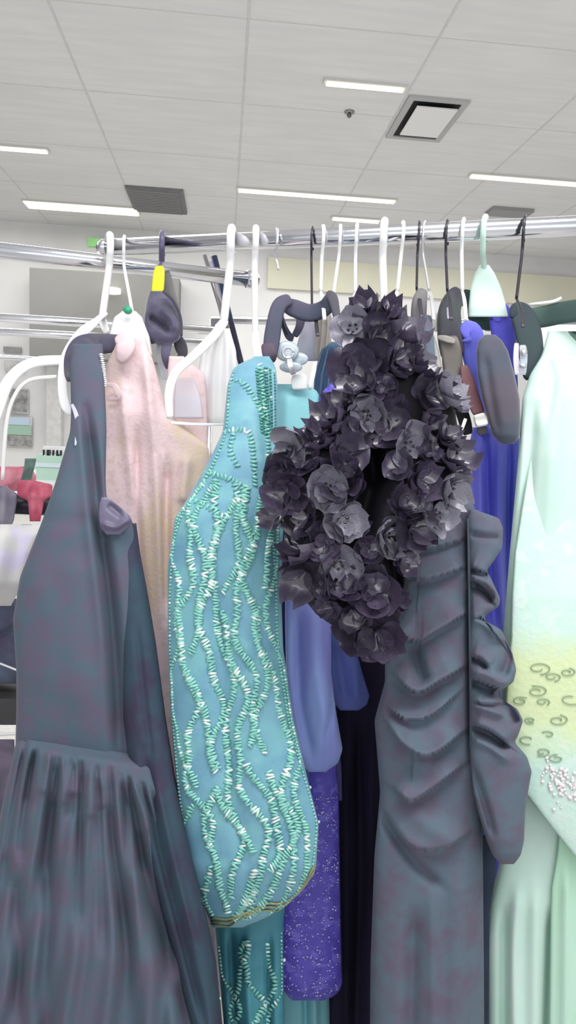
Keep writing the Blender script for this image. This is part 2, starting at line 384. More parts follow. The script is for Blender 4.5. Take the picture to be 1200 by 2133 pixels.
o = Cloth([(1012, -40, 10, 1.83, .03), (1028, -40, 38, 1.83, .04), (1090, -40, 28, 1.84, .05), (1110, -40, 10, 1.84, .03)], extra=fold(0, .006, 9)).build('folded_garment', mat('grey_violet_cloth', (110, 106, 128), (150, 148, 160), scale=12), None, 4, 30)
tag(o, 'grey violet cloth bunched over the black rail at the left edge', 'garment')
o = Cloth([(1092, -60, 92, 1.78, .05), (1110, -60, 86, 1.77, .12), (1160, -60, 62, 1.77, .16), (1215, -60, 50, 1.77, .16), (1262, -60, 22, 1.78, .08)], extra=fold(0, .012, 22)).build('piled_clothes', WC, None, 5, 50)
tag(o, 'white and pale lilac cloth hanging beneath the low black rail', 'garment')
# pale green box with dark lettering bars
Yb = float(P(100, 970, 2.6)[1])
a = ony(75, 946, Yb); b = ony(150, 1002, Yb)
t = thing('storage_box', 'pale green box with dark lettering behind the dark left gown', 'box', (a[0], Yb, b[2]))
MB().box(a[0], b[0]+.05, Yb, Yb+.2, b[2], a[2]).build('body', mat('box_green', (176, 208, 190), (186, 214, 200), scale=5, rough=.6), t, False)
MB().box(a[0]-.004, b[0]+.055, Yb-.004, Yb+.204, a[2]-.045, a[2]-.03).build('band', mat('box_band', (205, 220, 225)), t, False)
MB().box(ony(88, 946, Yb)[0], b[0]+.05, Yb+.01, Yb+.03, a[2], a[2]+.03).build('label_plate', mat('box_plate', (232, 236, 234)), t, False)
inkp = ony(89, 949, Yb); s = (ony(126, 949, Yb)[0]-inkp[0])/37; ink = MB()
for x, y0_, w_, h_ in ((0, 0, 3, 12), (8, 0, 3, 12), (11, 0, 5, 2.4), (11, 5, 5, 2.2), (11, 9.6, 5, 2.4), (20, 0, 3, 12), (28, 0, 3, 12), (31, 0, 4, 3), (36, 0, 3, 12)):
    ink.box(inkp[0]+x*s, inkp[0]+(x+w_)*s, Yb-.0, Yb+.009, inkp[2]+y0_*s+.001, inkp[2]+(y0_+h_)*s+.001)
ink.build('lettering', mat('ink', (40, 40, 42)), t, False)
tb = thing('display_table', 'white display table carrying the pale green box', 'table', (a[0], Yb, 0))
MB().box(XL+6.3, b[0]+.3, Yb-.1, Yb+.5, b[2]-.03, b[2]).build('tabletop', WHT, tb, False)
for lx in (XL+6.4, b[0]+.25):
    for ly in (Yb-.05, Yb+.45): MB().box(lx-.02, lx+.02, ly-.02, ly+.02, 0, b[2]-.03).build('leg', WHT, tb, False)
# dark folded denim stack and shelf low at the left edge
DN = mat('denim', (100, 112, 134), (84, 80, 104), rough=.85, scale=9)
o = Cloth([(1236, -90, 14, 1.95, .06), (1262, -90, 60, 1.95, .12), (1340, -90, 62, 1.95, .14), (1408, -90, 60, 1.95, .12), (1424, -90, 58, 1.95, .06)], strokes=[([(-60, 1350), (0, 1385), (60, 1402)], 5, .012), ([(-60, 1320), (0, 1320), (40, 1300)], 5, -.015)], extra=fold(0, .008, 30)).build('folded_jeans', DN, None, 5, 40)
tag(o, 'folded blue grey jeans with pale stitched edge at lower left', 'jeans')
for d_, pts in ((1.86, [(-80, 1360), (0, 1382), (50, 1402)]),):
    pass
t = thing('low_shelf', 'dark low shelf with a white front lip at the lower left edge', 'shelf', tuple(P(-20, 1480, 2.0)))
a = P(-150, 1470, 2.0); zz = a[2]
MB().box(a[0], P(80, 1470, 2.0)[0], a[1]-.12, a[1]+.3, P(0, 1527, 1.9)[2]+.02, P(0, 1424, 2.0)[2]-.0).build('shelf_board', mat('shelf_dark', (84, 82, 82), (70, 70, 72), rough=.6, scale=6), t, False)
tube('front_lip', [P(-120, 1534, 1.86), P(0, 1530, 1.86), P(70, 1526, 1.86)], .004, WHT, t)
tube('stitched_edge', [P(-120, 1336, 1.83), P(0, 1382, 1.83), P(60, 1406, 1.83)], .0025, WHT, o)
o.children[0].matrix_parent_inverse = Matrix.Identity(4)
o = Cloth([(1540, -90, 30, 1.93, .08), (1600, -90, 32, 1.93, .14), (1700, -90, 30, 1.93, .14), (2100, -90, 40, 1.93, .14)], extra=fold(0, .01, 22)).build('hanging_garment', mat('mauve_cloth', (118, 108, 128), (92, 92, 110), scale=14), None, 6, 30)
tag(o, 'mauve grey garment hanging below the dark low shelf', 'garment')
# ------------------------------------------------------------------ hangers
def hook_path(px, r, rh, pxb, yb, back=.0, db=None, lean=0):
    R0 = railp(px); c = R0+np.array([0, 0, RAILR+r-rh])
    pts = []
    hd = ray(px, 600); hd = np.array([hd[0], hd[1], 0]); hd /= np.linalg.norm(hd); tw = .12*math.sin(px*1.7); hd = hd*math.cos(tw)+RDIR*math.sin(tw)*.8; hd /= np.linalg.norm(hd)
    for a in (215, 190, 160, 130, 100, 90, 70, 40, 10, -20, -50):
        th = math.radians(a); pts.append(c-hd*rh*math.cos(th)+np.array([0, 0, rh*math.sin(th)])+RDIR*lean*math.sin(th))
    end = P(pxb, yb, db if db else raild(px))
    low = c+np.array([0, 0, -rh*1.35])-hd*rh*.25
    pts += [low+(end-low)*.06, low+(end-low)*.5, end]
    return pts
def hanger(px, pxb, yb, r, M, label, rh=.026, db=None, group=None, arms=None, name='clothes_hanger'):
    end = P(pxb, yb, db if db else raild(px))
    t = thing(name, label, 'hanger', tuple(end), group)
    tube('hook', hook_path(px, r, max(rh, RAILR+r+.002), pxb, yb, db=db), r, M, t, 5, 12)
    if arms: arms(t, M)
    return t
CLR = mat('clear_plastic', (225, 232, 238), rough=.12, alpha=.55, spec=.6, c2=(205, 215, 228), scale=30)
WIRE = mat('dark_wire', (78, 76, 84), rough=.35, metal=.8)
STEEL = mat('steel_wire', (214, 214, 218), rough=.3, metal=.6)
BLKP = mat('black_plastic', (72, 70, 84), (60, 60, 70), rough=.4)
def arms_left(t, M):
    strap('shoulder_arm', [(216, 655, raild(225), 22), (195, 672, 1.42, 24), (165, 700, 1.34, 24), (138, 745, 1.29, 22), (131, 800, 1.27, 21), (137, 845, 1.26, 20), (152, 862, 1.26, 15)], .016, M, t)
    strap('shoulder_arm', [(212, 665, raild(225), 20), (222, 690, 1.5, 14), (236, 700, 1.56, 12)], .012, M, t)
hanger(228, 212, 668, .0078, WHT, 'thick white plastic hanger carrying the dark gown at far left', arms=arms_left, rh=.028)
def arms_pink(t, M):
    c = Cloth([(648, 256, 282, 1.44, .02), (660, 238, 296, 1.43, .03), (700, 226, 312, 1.42, .035), (740, 224, 318, 1.42, .03)], sm=4); c.build('shoulder_arm', mat('white_sheer', (228, 226, 226), rough=.5), t, 4, 24)
    q = P(266, 646, 1.40); obj('size_marker', *sweep([q-FF*.004, q+FF*.004], .0085, .0075, up=(0, 0, 1), n=14), mat('marker_green', (60, 160, 125), rough=.4), t)
hanger(259, 276, 652, .0034, WHT, 'thin white hanger with a small green size marker above the pink dress', arms=arms_pink, db=1.43)
def arms_mid(t, M):
    strap('shoulder_arm', [(468, 668, raild(475), 20), (445, 700, 1.40, 20), (405, 740, 1.34, 19), (366, 776, 1.30, 19), (352, 820, 1.29, 18), (354, 872, 1.29, 15)], .014, M, t)
    strap('trouser_bar', [(355, 880, 1.29, 7), (410, 884, 1.31, 6), (480, 884, 1.33, 6)], .006, M, t)
hanger(482, 466, 672, .0085, WHT, 'thick white plastic hanger with a flat bar left of the teal gown', arms=arms_mid, rh=.029)
def arms_edge(t, M):
    strap('shoulder_arm', [(532, 690, raild(532), 15), (534, 720, 1.44, 16), (540, 755, 1.40, 18)], .012, M, t)
hanger(532, 532, 712, .0066, WHT, 'straight white hanger seen edge-on above the teal gown', arms=arms_edge, rh=.028)
def arms_flower(t, M):
    strap('shoulder_arm', [(800, 632, raild(800), 15), (796, 660, 1.22, 18), (790, 690, 1.17, 20)], .012, M, t)
hanger(800, 801, 650, .0072, WHT, 'straight white hanger seen edge-on above the black flower garment', arms=arms_flower, rh=.028)
GH = 'thin hangers crowded on the chrome rail'
def stub(x, y, dx, w, dd=0):
    def f(t, M):
        d = float((np.array(t.location)-CAM)@FF)
        strap('shoulder_arm', [(x, y, d, w), (x+dx*.6, y+22, d-dd*.5, w*1.3), (x+dx, y+60, d-dd, w*1.4)], .006, M, t)
    return f
thin = [(576, 580, 562, .0028, STEEL, 'thin pale wire hook just right of the second edge-on white hanger', 0),
        (651, 650, 640, .0024, WIRE, 'dark wire hook above the black strap frame', 12),
        (672, 668, 606, .0036, WHT, 'first thin white hook right of the dark wire one at the black straps', 8),
        (708, 694, 618, .0032, WHT, 'thin white hook standing over the right corner of the black straps', 6),
        (743, 740, 610, .0034, WHT, 'thin white hook leaning just above the flower garment top left', -10),
        (838, 828, 606, .0034, WHT, 'thin white hook bending left just right of the white edge-on hanger', -8),
        (872, 868, 602, .0024, WIRE, 'dark wire hook with a twisted neck above the taupe strap', 10),
        (884, 894, 606, .0024, STEEL, 'pale wire hook crossing the twisted dark one above the taupe strap', 10),
        (932, 932, 606, .0026, WIRE, 'dark wire hook above the black shoulder left of the mint dress', 8),
        (965, 963, 606, .0034, WHT, 'thin white hook between the dark wire one and the mint hanger', 8),
        (1092, 1076, 622, .0028, WIRE, 'tall wire hook at right with a bent dark neck above the blue strap', 14)]
for px, pxb, yb, r, M, lab, dx in thin:
    hanger(px, pxb, yb, r, M, lab, rh=.024, group=GH, arms=stub(pxb, yb, dx, 6, .06) if dx else None)
MINTP = mat('mint_plastic', (190, 222, 208), (205, 232, 220), rough=.4, scale=20)
def arms_mint(t, M):
    Cloth([(552, 1000, 1018, 1.36, .014), (568, 990, 1030, 1.36, .02), (600, 980, 1044, 1.36, .025), (640, 976, 1056, 1.36, .03), (660, 976, 1060, 1.36, .02)], sm=6).build('shoulder_arm', mat('mint_pale', (228, 246, 238), (218, 242, 232), scale=12, rough=.6), t, 4, 30)
hanger(1010, 1009, 560, .0052, MINTP, 'pale mint hanger with broad triangular shoulders at right', rh=.026, db=1.36, arms=arms_mint)
# black hanger with the yellow size tag
def arms_yel(t, M):
    strap('size_marker', [(333, 556, 1.46, 18), (331, 575, 1.45, 24), (328, 612, 1.45, 25)], .016, mat('marker_yellow', (226, 226, 40), rough=.5), t, n=18)
    strap('shoulder_arm', [(345, 566, 1.50, 20), (354, 610, 1.48, 22), (368, 660, 1.47, 20)], .01, mat('arm_grey', (96, 96, 98), rough=.5), t)
hanger(338, 332, 560, .0062, mat('violet_black_plastic', (96, 92, 120), (84, 80, 104), rough=.35), 'black plastic hanger with a bright yellow size tag on its neck', db=1.46, arms=arms_yel)
# ------------------------------------------------------------------ fabrics
SLATE = mat('slate_fabric', (92, 106, 120), (98, 92, 110), rough=.85, scale=26, lo=.4, hi=.65, bump=.25, bscale=420, sheen=.05, spec=.25)
NAVYB = mat('dark_gown_fabric', (82, 97, 111), (95, 90, 109), rough=.85, scale=24, lo=.4, hi=.65, bump=.25, bscale=420, sheen=.05, spec=.25)
NAVYD = mat('dark_strap_fabric', (74, 70, 90), (60, 66, 84), rough=.8, scale=14, bump=.2, sheen=.1, spec=.25)
INK = mat('ink_purple_fabric', (30, 24, 44), (40, 34, 56), rough=.85, scale=6, streak=(3, 3, .6), spec=.2)
def gathers(y0, n, w, amp, ang, x0, x1, seed, yl=(60, 420)):
    r = random.Random(seed); out = []
    for k in range(n):
        x = x0+(x1-x0)*(k+.5+r.uniform(-.3, .3))/n; L = r.uniform(*yl); y = y0(x)+r.uniform(-6, 14)
        s = ang(x); out.append(([(x, y), (x+s*L*.5+r.uniform(-4, 4), y+L*.5), (x+s*L, y+L)], (w*.5, w*1.5), amp*r.uniform(.6, 1.2)))
    return out
# --- dark gown at far left
g = thing('evening_gown', 'dark navy grey A-line gown with a gathered waist at far left', 'dress', tuple(P(180, 1500, 1.18)))
WARP = lambda X, Y: Y+.20*np.clip(X-60, 0, 400)*np.clip((Y-1150)/400, 0, 1)**2+4*np.sin(X/11.)*np.clip((Y-1500)/40, 0, 1)
bod = Cloth([(716, 152, 214, 1.25, .03), (760, 146, 216, 1.24, .04), (860, 148, 221, 1.22, .05), (900, 146, 222, 1.21, .06), (1000, 117, 220, 1.19, .08), (1038, 104, 222, 1.18, .09), (1062, 96, 250, 1.18, .1), (1084, 88, 276, 1.18, .1), (1110, 78, 282, 1.18, .11), (1200, 42, 300, 1.18, .12), (1290, 27, 314, 1.18, .12), (1400, 34, 328, 1.18, .12), (1480, 34, 340, 1.18, .11), (1552, 32, 352, 1.18, .10)], warp=WARP,
            strokes=[([(178, 850), (192, 960), (206, 1080), (228, 1240), (244, 1420), (250, 1560)], (12, 17), -.030),
                     ([(165, 850), (176, 960), (186, 1080), (206, 1240), (224, 1400)], 14, .008),
                     ([(212, 1120), (240, 1116), (268, 1094)], 8, -.008), ([(222, 1046), (250, 1090), (236, 1110)], 18, .014),
                     ([(80, 1200), (100, 1300), (90, 1450)], 30, .004), ([(160, 1150), (150, 1300), (170, 1480)], 40, .006)])
bod.build('bodice', NAVYB, g, 6, 80)
def waist(x): return 1545+max(0, x-60)*.22+3*math.sin(x/14)
lowx = lambda y: np.interp(y, [1545, 1650, 1900, 2300], [33, 12, -40, -90])
sk = Cloth([(1536, 36, 345, 1.185, .10), (1560, 30, 352, 1.17, .13), (1650, 10, 370, 1.165, .15), (1800, -20, 398, 1.16, .17), (1890, -40, 424, 1.16, .18), (2000, -60, 447, 1.15, .2), (2150, -90, 462, 1.15, .22), (2420, -140, 490, 1.14, .26)],
           strokes=gathers(waist, 12, 9, -.016, lambda x: (x-180)/700, 45, 330, 3, (120, 420))+gathers(waist, 9, 12, .010, lambda x: (x-180)/600, 50, 320, 5, (90, 300)) +
           [([(262, 1625), (282, 1720), (312, 1850), (350, 1980), (400, 2150)], (13, 26), -.032), ([(70, 1560), (52, 1680), (38, 1800)], (7, 14), -.022),
            ([(120, 1600), (100, 1800), (95, 2000), (90, 2300)], (10, 26), -.02), ([(218, 1640), (240, 1800), (268, 2000), (280, 2300)], (10, 26), -.018),
            ([(30, 1800), (40, 2000), (50, 2300)], 18, -.02), ([(330, 1680), (380, 1850), (420, 2050)], 20, -.014)],
           extra=wav((7, 0, .005, 1600, 1900, .1), (12, 1, .003, 1580, 1750, .2)), warp=lambda X, Y: Y+.16*np.clip(X-60, 0, 400)*np.clip((1700-Y)/150, 0, 1))
sk.build('skirt', NAVYB, g, 6, 130)
GOWN_SHADE = mat('shaded_gown_fabric', (60, 78, 92), (64, 60, 80), rough=.9, scale=18, lo=.4, hi=.65, spec=.15)  # gown fabric with the shade of its right side put into the colour
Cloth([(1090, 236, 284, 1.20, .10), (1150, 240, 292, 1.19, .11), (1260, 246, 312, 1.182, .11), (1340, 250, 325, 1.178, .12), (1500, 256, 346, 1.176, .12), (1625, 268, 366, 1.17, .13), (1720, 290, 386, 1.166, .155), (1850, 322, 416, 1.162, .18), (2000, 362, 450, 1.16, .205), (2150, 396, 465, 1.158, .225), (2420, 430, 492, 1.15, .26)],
      strokes=[([(300, 1560), (330, 1750), (380, 1950), (430, 2150)], 10, -.016), ([(285, 1300), (300, 1450), (318, 1600)], 8, -.006), ([(330, 1640), (360, 1780), (410, 1980)], 8, .008)]).build('shaded_side', GOWN_SHADE, g, 6, 40)  # darker sheet laid along the crease in place of shade
strap('shoulder_strap', [(150, 790, 1.24, 30), (156, 745, 1.27, 42), (176, 716, 1.30, 44), (214, 716, 1.36, 42), (256, 714, 1.37, 32)], .03, mat('strap_grey', (92, 90, 98), (72, 70, 90), scale=14, rough=.7), g)
strap('ribbon_loop', [(150, 842, 1.205, 6), (158, 862, 1.195, 9), (162, 885, 1.19, 8), (157, 928, 1.17, 4)], .002, mat('lilac_ribbon', (196, 194, 222), rough=.4), g)
bd = MB()
for k in range(16):
    yy = 738+k*4.4; xx = 207+8*math.sin(k/15*1.5)+random.uniform(-1, 1); c = P(xx+4, yy, 1.225)
    bd.add(*sweep([c-RR*.0035, c, c+RR*.0035], [.0006, .0017, .0006], up=FF, n=6))
bd.build('beaded_edge', mat('pearl', (240, 240, 242), rough=.2), g)
Cloth([(1036, 212, 224, 1.13, .008), (1050, 206, 244, 1.127, .012), (1072, 204, 268, 1.125, .014), (1084, 205, 276, 1.125, .014), (1100, 208, 268, 1.126, .012), (1114, 222, 250, 1.128, .008)], strokes=[([(212, 1090), (240, 1098), (270, 1080)], 6, .008), ([(225, 1050), (255, 1075)], 8, -.008)], sm=4).build('bust_lining', mat('lilac_satin', (104, 98, 122), (150, 146, 170), rough=.4, scale=22, lo=.45, hi=.65), g, 3, 24)
# --- pink lace dress
PINK = mat('pink_lace', (234, 208, 212), (222, 200, 180), rough=.7, scale=9, lo=.46, hi=.58, bump=.5, bscale=160, streak=(1, 1, .4), c3=(222, 196, 196), c3scale=60, c3lo=.52, c3hi=.66)
g = thing('lace_dress', 'long dusty pink lace dress behind the dark left gown', 'dress', tuple(P(300, 1200, 1.42)))
Cloth([(702, 244, 302, 1.37, .03), (760, 222, 322, 1.38, .05), (800, 214, 332, 1.39, .06), (860, 208, 350, 1.39, .08), (930, 205, 436, 1.40, .08), (1000, 205, 436, 1.40, .09), (1100, 205, 440, 1.40, .1), (1400, 240, 440, 1.40, .1), (1540, 270, 440, 1.41, .12), (2300, 240, 470, 1.43, .14)],
      strokes=[([(300, 720), (318, 900), (330, 1100), (345, 1400)], 12, .014), ([(285, 900), (288, 1100), (310, 1300)], 8, -.014), ([(255, 800), (262, 900), (290, 1080)], 12, .01), ([(350, 960), (345, 1100), (345, 1300)], 9, -.016), ([(390, 950), (380, 1050)], 12, .012)]).build('gown_body', PINK, g, 6, 80)
Cloth([(742, 352, 380, 1.43, .02), (780, 348, 428, 1.43, .03), (860, 350, 432, 1.43, .04), (940, 352, 434, 1.43, .05), (1000, 352, 434, 1.44, .05)]).build('sleeve', PINK, g, 6, 30)
strap('shoulder_bow', [(248, 700, 1.35, 26), (262, 716, 1.34, 40), (258, 735, 1.34, 34), (250, 752, 1.345, 16)], .025, mat('pink_satin', (228, 204, 208), rough=.5), g)
strap('ruffle_edge', [(222, 800, 1.35, 6), (240, 806, 1.34, 12), (246, 826, 1.34, 12), (226, 832, 1.35, 6)], .008, mat('pink_satin', (228, 204, 208)), g)
# --- white blouse on the mid hanger
Cloth_w = Cloth([(684, 452, 478, 1.45, .02), (730, 420, 492, 1.45, .03), (800, 408, 496, 1.45, .04), (876, 404, 500, 1.45, .04), (884, 404, 500, 1.45, .03)], extra=wav((3, 0, .004, 690, 720, 0)))
g = thing('white_blouse', 'plain white top inside the flat-barred white hanger', 'garment', tuple(P(450, 780, 1.45)))
Cloth_w.build('body', mat('white_cotton', (232, 231, 230), (226, 226, 228), rough=.8), g, 5, 40)
Cloth([(786, 366, 404, 1.36, .01), (830, 362, 418, 1.36, .015), (872, 362, 424, 1.36, .01)], sm=4).build('sheer_panel', mat('sheer_lilac', (222, 220, 232), (226, 212, 218), rough=.5, alpha=.75, scale=12), g, 5, 20)
strap('red_tag', [(333, 838, 1.37, 8), (338, 862, 1.37, 10), (340, 884, 1.37, 6)], .002, mat('tag_red', (180, 60, 78)), g)
# --- crumpled black velvet item under the yellow tag
VEL = mat('velvet_black', (96, 92, 118), (62, 60, 80), rough=.6, scale=16, sheen=.5, spec=.4, lo=.35, hi=.6)
VEL2 = mat('velvet_black2', (70, 68, 70), (58, 56, 72), rough=.6, scale=10)
g = thing('velvet_garment', 'crumpled black velvet halter hanging under the yellow size tag', 'garment', tuple(P(340, 660, 1.45)))
Cloth([(606, 312, 345, 1.455, .02), (625, 305, 362, 1.45, .05), (660, 300, 376, 1.44, .06), (690, 300, 378, 1.44, .06), (706, 312, 374, 1.44, .05), (720, 330, 352, 1.45, .02)],
      strokes=[([(310, 660), (335, 676), (355, 690)], 7, -.018), ([(330, 640), (355, 660), (366, 690)], 9, .012)], sm=5).build('body', VEL, g, 4, 40)
strap('tie_end', [(352, 700, 1.43, 22), (348, 715, 1.43, 22), (345, 742, 1.43, 18), (350, 768, 1.44, 10)], .015, VEL, g)
strap('tie_end', [(308, 690, 1.43, 18), (318, 702, 1.43, 20), (318, 716, 1.43, 8)], .012, VEL2, g)
strap('tie_end', [(368, 700, 1.46, 18), (376, 720, 1.46, 26), (380, 738, 1.46, 20), (370, 748, 1.46, 8)], .015, VEL2, g)
strap('cup_rim', [(340, 606, 1.42, 6), (362, 628, 1.41, 6), (376, 662, 1.41, 6), (378, 700, 1.41, 6)], .008, VEL2, g)
strap('sheer_tail', [(330, 720, 1.465, 10), (334, 750, 1.465, 14), (346, 790, 1.465, 14)], .004, CLR, g)
# --- teal sequinned gown
TEAL = mat('teal_satin', (116, 168, 190), (104, 154, 178), rough=.5, scale=14, bump=.2, bscale=350, sheen=.2, c3=(120, 178, 188), c3scale=22, c3lo=.45, c3hi=.65)
SEQ = mat('teal_sequin', (146, 212, 202), (112, 184, 172), rough=.3, scale=120, spec=.8, coat=.3, lo=.35, hi=.65)
SEQB = mat('sparkle_sequin', (206, 244, 232), (240, 244, 242), rough=.15, scale=150, spec=1, metal=.2)
SEQD = mat('dark_sequin', (52, 124, 112), (84, 160, 146), rough=.35, scale=160, spec=.8)
g = thing('sequin_gown', 'teal gown with wavy bead bands and a gold edged hem', 'dress', tuple(P(480, 1400, 1.20)))
body = Cloth([(1840, 430, 600, 1.27, .06), (1930, 448, 590, 1.27, .07), (2133, 466, 592, 1.27, .08), (2420, 470, 610, 1.27, .1)], strokes=[([(520, 1940), (515, 2050), (525, 2200)], 12, .012), ([(560, 1950), (560, 2200)], 8, -.016), ([(480, 1940), (492, 2200)], 8, -.014)])
body.build('skirt', mat('teal_satin_deep', (76, 146, 160), (66, 128, 146), rough=.5, scale=14), g, 7, 50)
slv = Cloth([(742, 536, 560, 1.30, .02), (762, 488, 574, 1.28, .05), (800, 474, 578, 1.26, .06), (900, 464, 580, 1.22, .07), (965, 432, 580, 1.19, .08), (1030, 396, 582, 1.18, .09), (1080, 364, 584, 1.17, .1), (1180, 349, 584, 1.17, .1), (1350, 350, 590, 1.17, .1), (1500, 356, 612, 1.17, .1), (1640, 368, 645, 1.16, .1), (1715, 377, 664, 1.16, .1), (1810, 392, 658, 1.16, .1), (1850, 404, 632, 1.165, .09), (1885, 424, 596, 1.17, .08), (1915, 436, 550, 1.175, .07), (1932, 444, 500, 1.18, .05)],
            strokes=[([(430, 1080), (410, 1300), (420, 1600)], 40, .008), ([(545, 760), (560, 950), (575, 1200), (600, 1550)], 16, -.012), ([(500, 1000), (510, 1300), (540, 1700)], 30, .008), ([(460, 1150), (470, 1500), (520, 1850)], 16, -.006)])
slv.build('draped_sleeve', TEAL, g, 6, 90)
ICO = bmesh.new(); bmesh.ops.create_icosphere(ICO, subdivisions=1, radius=1)
IV = np.array([v.co[:] for v in ICO.verts]); IF = [[v.index for v in f.verts] for f in ICO.faces]; ICO.free()
def beads_on(cl, paths, w, name, M, M2, parent, pitch=7.5, lift=.002, jit=.15, bright=.05, hh=3.1):
    A, B = MB(), MB()
    for pts in paths:
        q = catmull(pts, 12); seg = np.hypot(*np.diff(q[:, :2], axis=0).T); L = np.concatenate([[0], np.cumsum(seg)])
        n = max(2, int(L[-1]/pitch)); s = np.linspace(0, L[-1], n); X = np.interp(s, L, q[:, 0]); Y = np.interp(s, L, q[:, 1])
        xl = np.interp(Y, cl.y, cl.R[0]); xr = np.interp(Y, cl.y, cl.R[1]); X = np.clip(X, xl+4, xr-4)
        D = cl.front(X, Y, lift); C = P(X, Y, D); 
        tx = np.gradient(X); ty = np.gradient(Y); tl = np.hypot(tx, ty)+1e-9; tx /= tl; ty /= tl
        edge = np.clip(np.minimum(X-xl, xr-X)/22, .35, 1)
        for k in range(n):
            sc = D[k]/F; ww = w*(1+random.uniform(-jit, jit))*edge[k]; an = math.atan2(tx[k], ty[k])+random.uniform(-.5, .5)
            ax = (RR*math.cos(an)+UU*math.sin(an)); ay = (-RR*math.sin(an)+UU*math.cos(an))
            V = C[k]+IV[:, :1]*ax*ww*sc+IV[:, 1:2]*ay*hh*sc*random.uniform(.8, 1.2)+IV[:, 2:3]*FF*.0022
            (B if random.random() < bright else A).add(V, IF)
    a = A.build(name, M, parent); a['kind'] = 'stuff'
    if B.V:
        b = B.build(name, M2, parent); b['kind'] = 'stuff'; b['label'] = 'brighter sparkling sequins'
# interlacing wavy lines running down the sleeve
def lattice(cl, y0, y1, n, period, amp, seed):
    r = random.Random(seed); out = []
    for i in range(n):
        u0 = (i+.5)/n; ph = r.uniform(0, 6.28); pr = period*r.uniform(.75, 1.3); ph2 = r.uniform(0, 6.28); pts = []
        for y in np.arange(y0+r.uniform(0, 40), y1+1, 20):
            xl = np.interp(y, cl.y, cl.R[0]); xr = np.interp(y, cl.y, cl.R[1])
            u = u0+amp/n*(math.sin(2*math.pi*(y-y0)/pr+ph)+.4*math.sin(2*math.pi*(y-y0)/(pr*.43)+ph2))
            pts.append((xl+(xr-xl)*np.clip(u, .02, .98), y))
        k = 0
        while k < len(pts)-3:
            L = r.randint(10, 20); out.append(pts[k:k+L+1]); k += L+(2 if r.random() < .3 else 0)
    return [p for p in out if len(p) > 2]
beads_on(slv, lattice(slv, 1000, 1915, 10, 330, .72, 11), 11, 'bead_band', SEQ, SEQB, g, bright=.2, pitch=6.2, hh=3.3, jit=.28)
hand = [[(480, 775), (476, 830), (470, 900), (448, 960), (420, 1010), (372, 1090), (356, 1200), (353, 1350), (360, 1500), (368, 1600), (378, 1700), (392, 1800)],
        [(462, 900), (500, 896), (520, 905), (528, 950), (532, 1010)], [(486, 905), (480, 940), (495, 970)], [(430, 985), (470, 995), (500, 1010), (512, 1040)],
        [(540, 760), (548, 830), (556, 900), (560, 980), (566, 1080), (574, 1200), (578, 1340), (592, 1440), (606, 1520), (640, 1640), (660, 1710), (652, 1800)],
        [(485, 790), (508, 800), (530, 830), (545, 870)], [(400, 1040), (440, 1060), (470, 1080)], [(490, 1010), (506, 1080), (530, 1120)]]
beads_on(slv, hand, 9, 'bead_band', SEQ, SEQB, g, bright=.06)
dk = []
for k in range(5): dk.append([(536+k*9, 766+abs(k-2)*4), (540+k*8.4, 830), (546+k*7, 900+k*4)])
beads_on(slv, dk, 5.5, 'dark_sequin_panel', SEQD, SEQB, g, pitch=6, bright=.03)
beads_on(body, lattice(body, 1935, 2300, 5, 230, .7, 5), 8.5, 'bead_band', SEQ, SEQB, g, bright=.15)
GOLD = mat('gold_braid', (176, 168, 120), (140, 150, 116), rough=.35, metal=.4, scale=90)
for k, dy in enumerate((0, 6, 11)):
    pts = [(440, 1922), (475, 1929), (500, 1916), (530, 1902), (556, 1893), (585, 1895), (620, 1868), (656, 1812)]
    pts = [(x, y-dy+3*math.sin(x/17+k)) for x, y in pts]
    q = catmull(pts, 6); xr = np.interp(q[:, 1], slv.y, slv.R[1]); D = slv.front(np.minimum(q[:, 0], xr-2), q[:, 1], .003)
    obj('hem_braid', *sweep(P(np.minimum(q[:, 0], xr), q[:, 1], D), .0016, n=8, up=FF), GOLD, g)
sp = MB()
for x, y in ((572, 1160), (573, 1218), (575, 1315), (578, 1365), (606, 1515), (646, 1640), (664, 1712), (458, 2080), (592, 2000)):
    c = P(x, y, 1.2); sp.add(c+IV*.003, IF)
sp.build('loose_bead', SEQB, g)['kind'] = 'stuff'
# --- light aqua dress
AQ = mat('aqua_chiffon', (150, 214, 224), (140, 206, 216), rough=.6, scale=6, sheen=.2)
g = thing('aqua_dress', 'plain light aqua dress clipped behind the teal sequinned gown', 'dress', tuple(P(620, 1000, 1.40)))
Cloth([(800, 574, 638, 1.395, .02), (815, 566, 664, 1.39, .04), (850, 562, 668, 1.39, .05), (920, 560, 650, 1.39, .06), (1000, 560, 650, 1.40, .06), (2000, 585, 684, 1.41, .08), (2420, 580, 700, 1.41, .1)], strokes=[([(635, 2000), (640, 2300)], 6, -.02), ([(600, 820), (596, 910)], 14, .008), ([(655, 2050), (660, 2300)], 8, .012)]).build('gown_body', AQ, g, 7, 50)
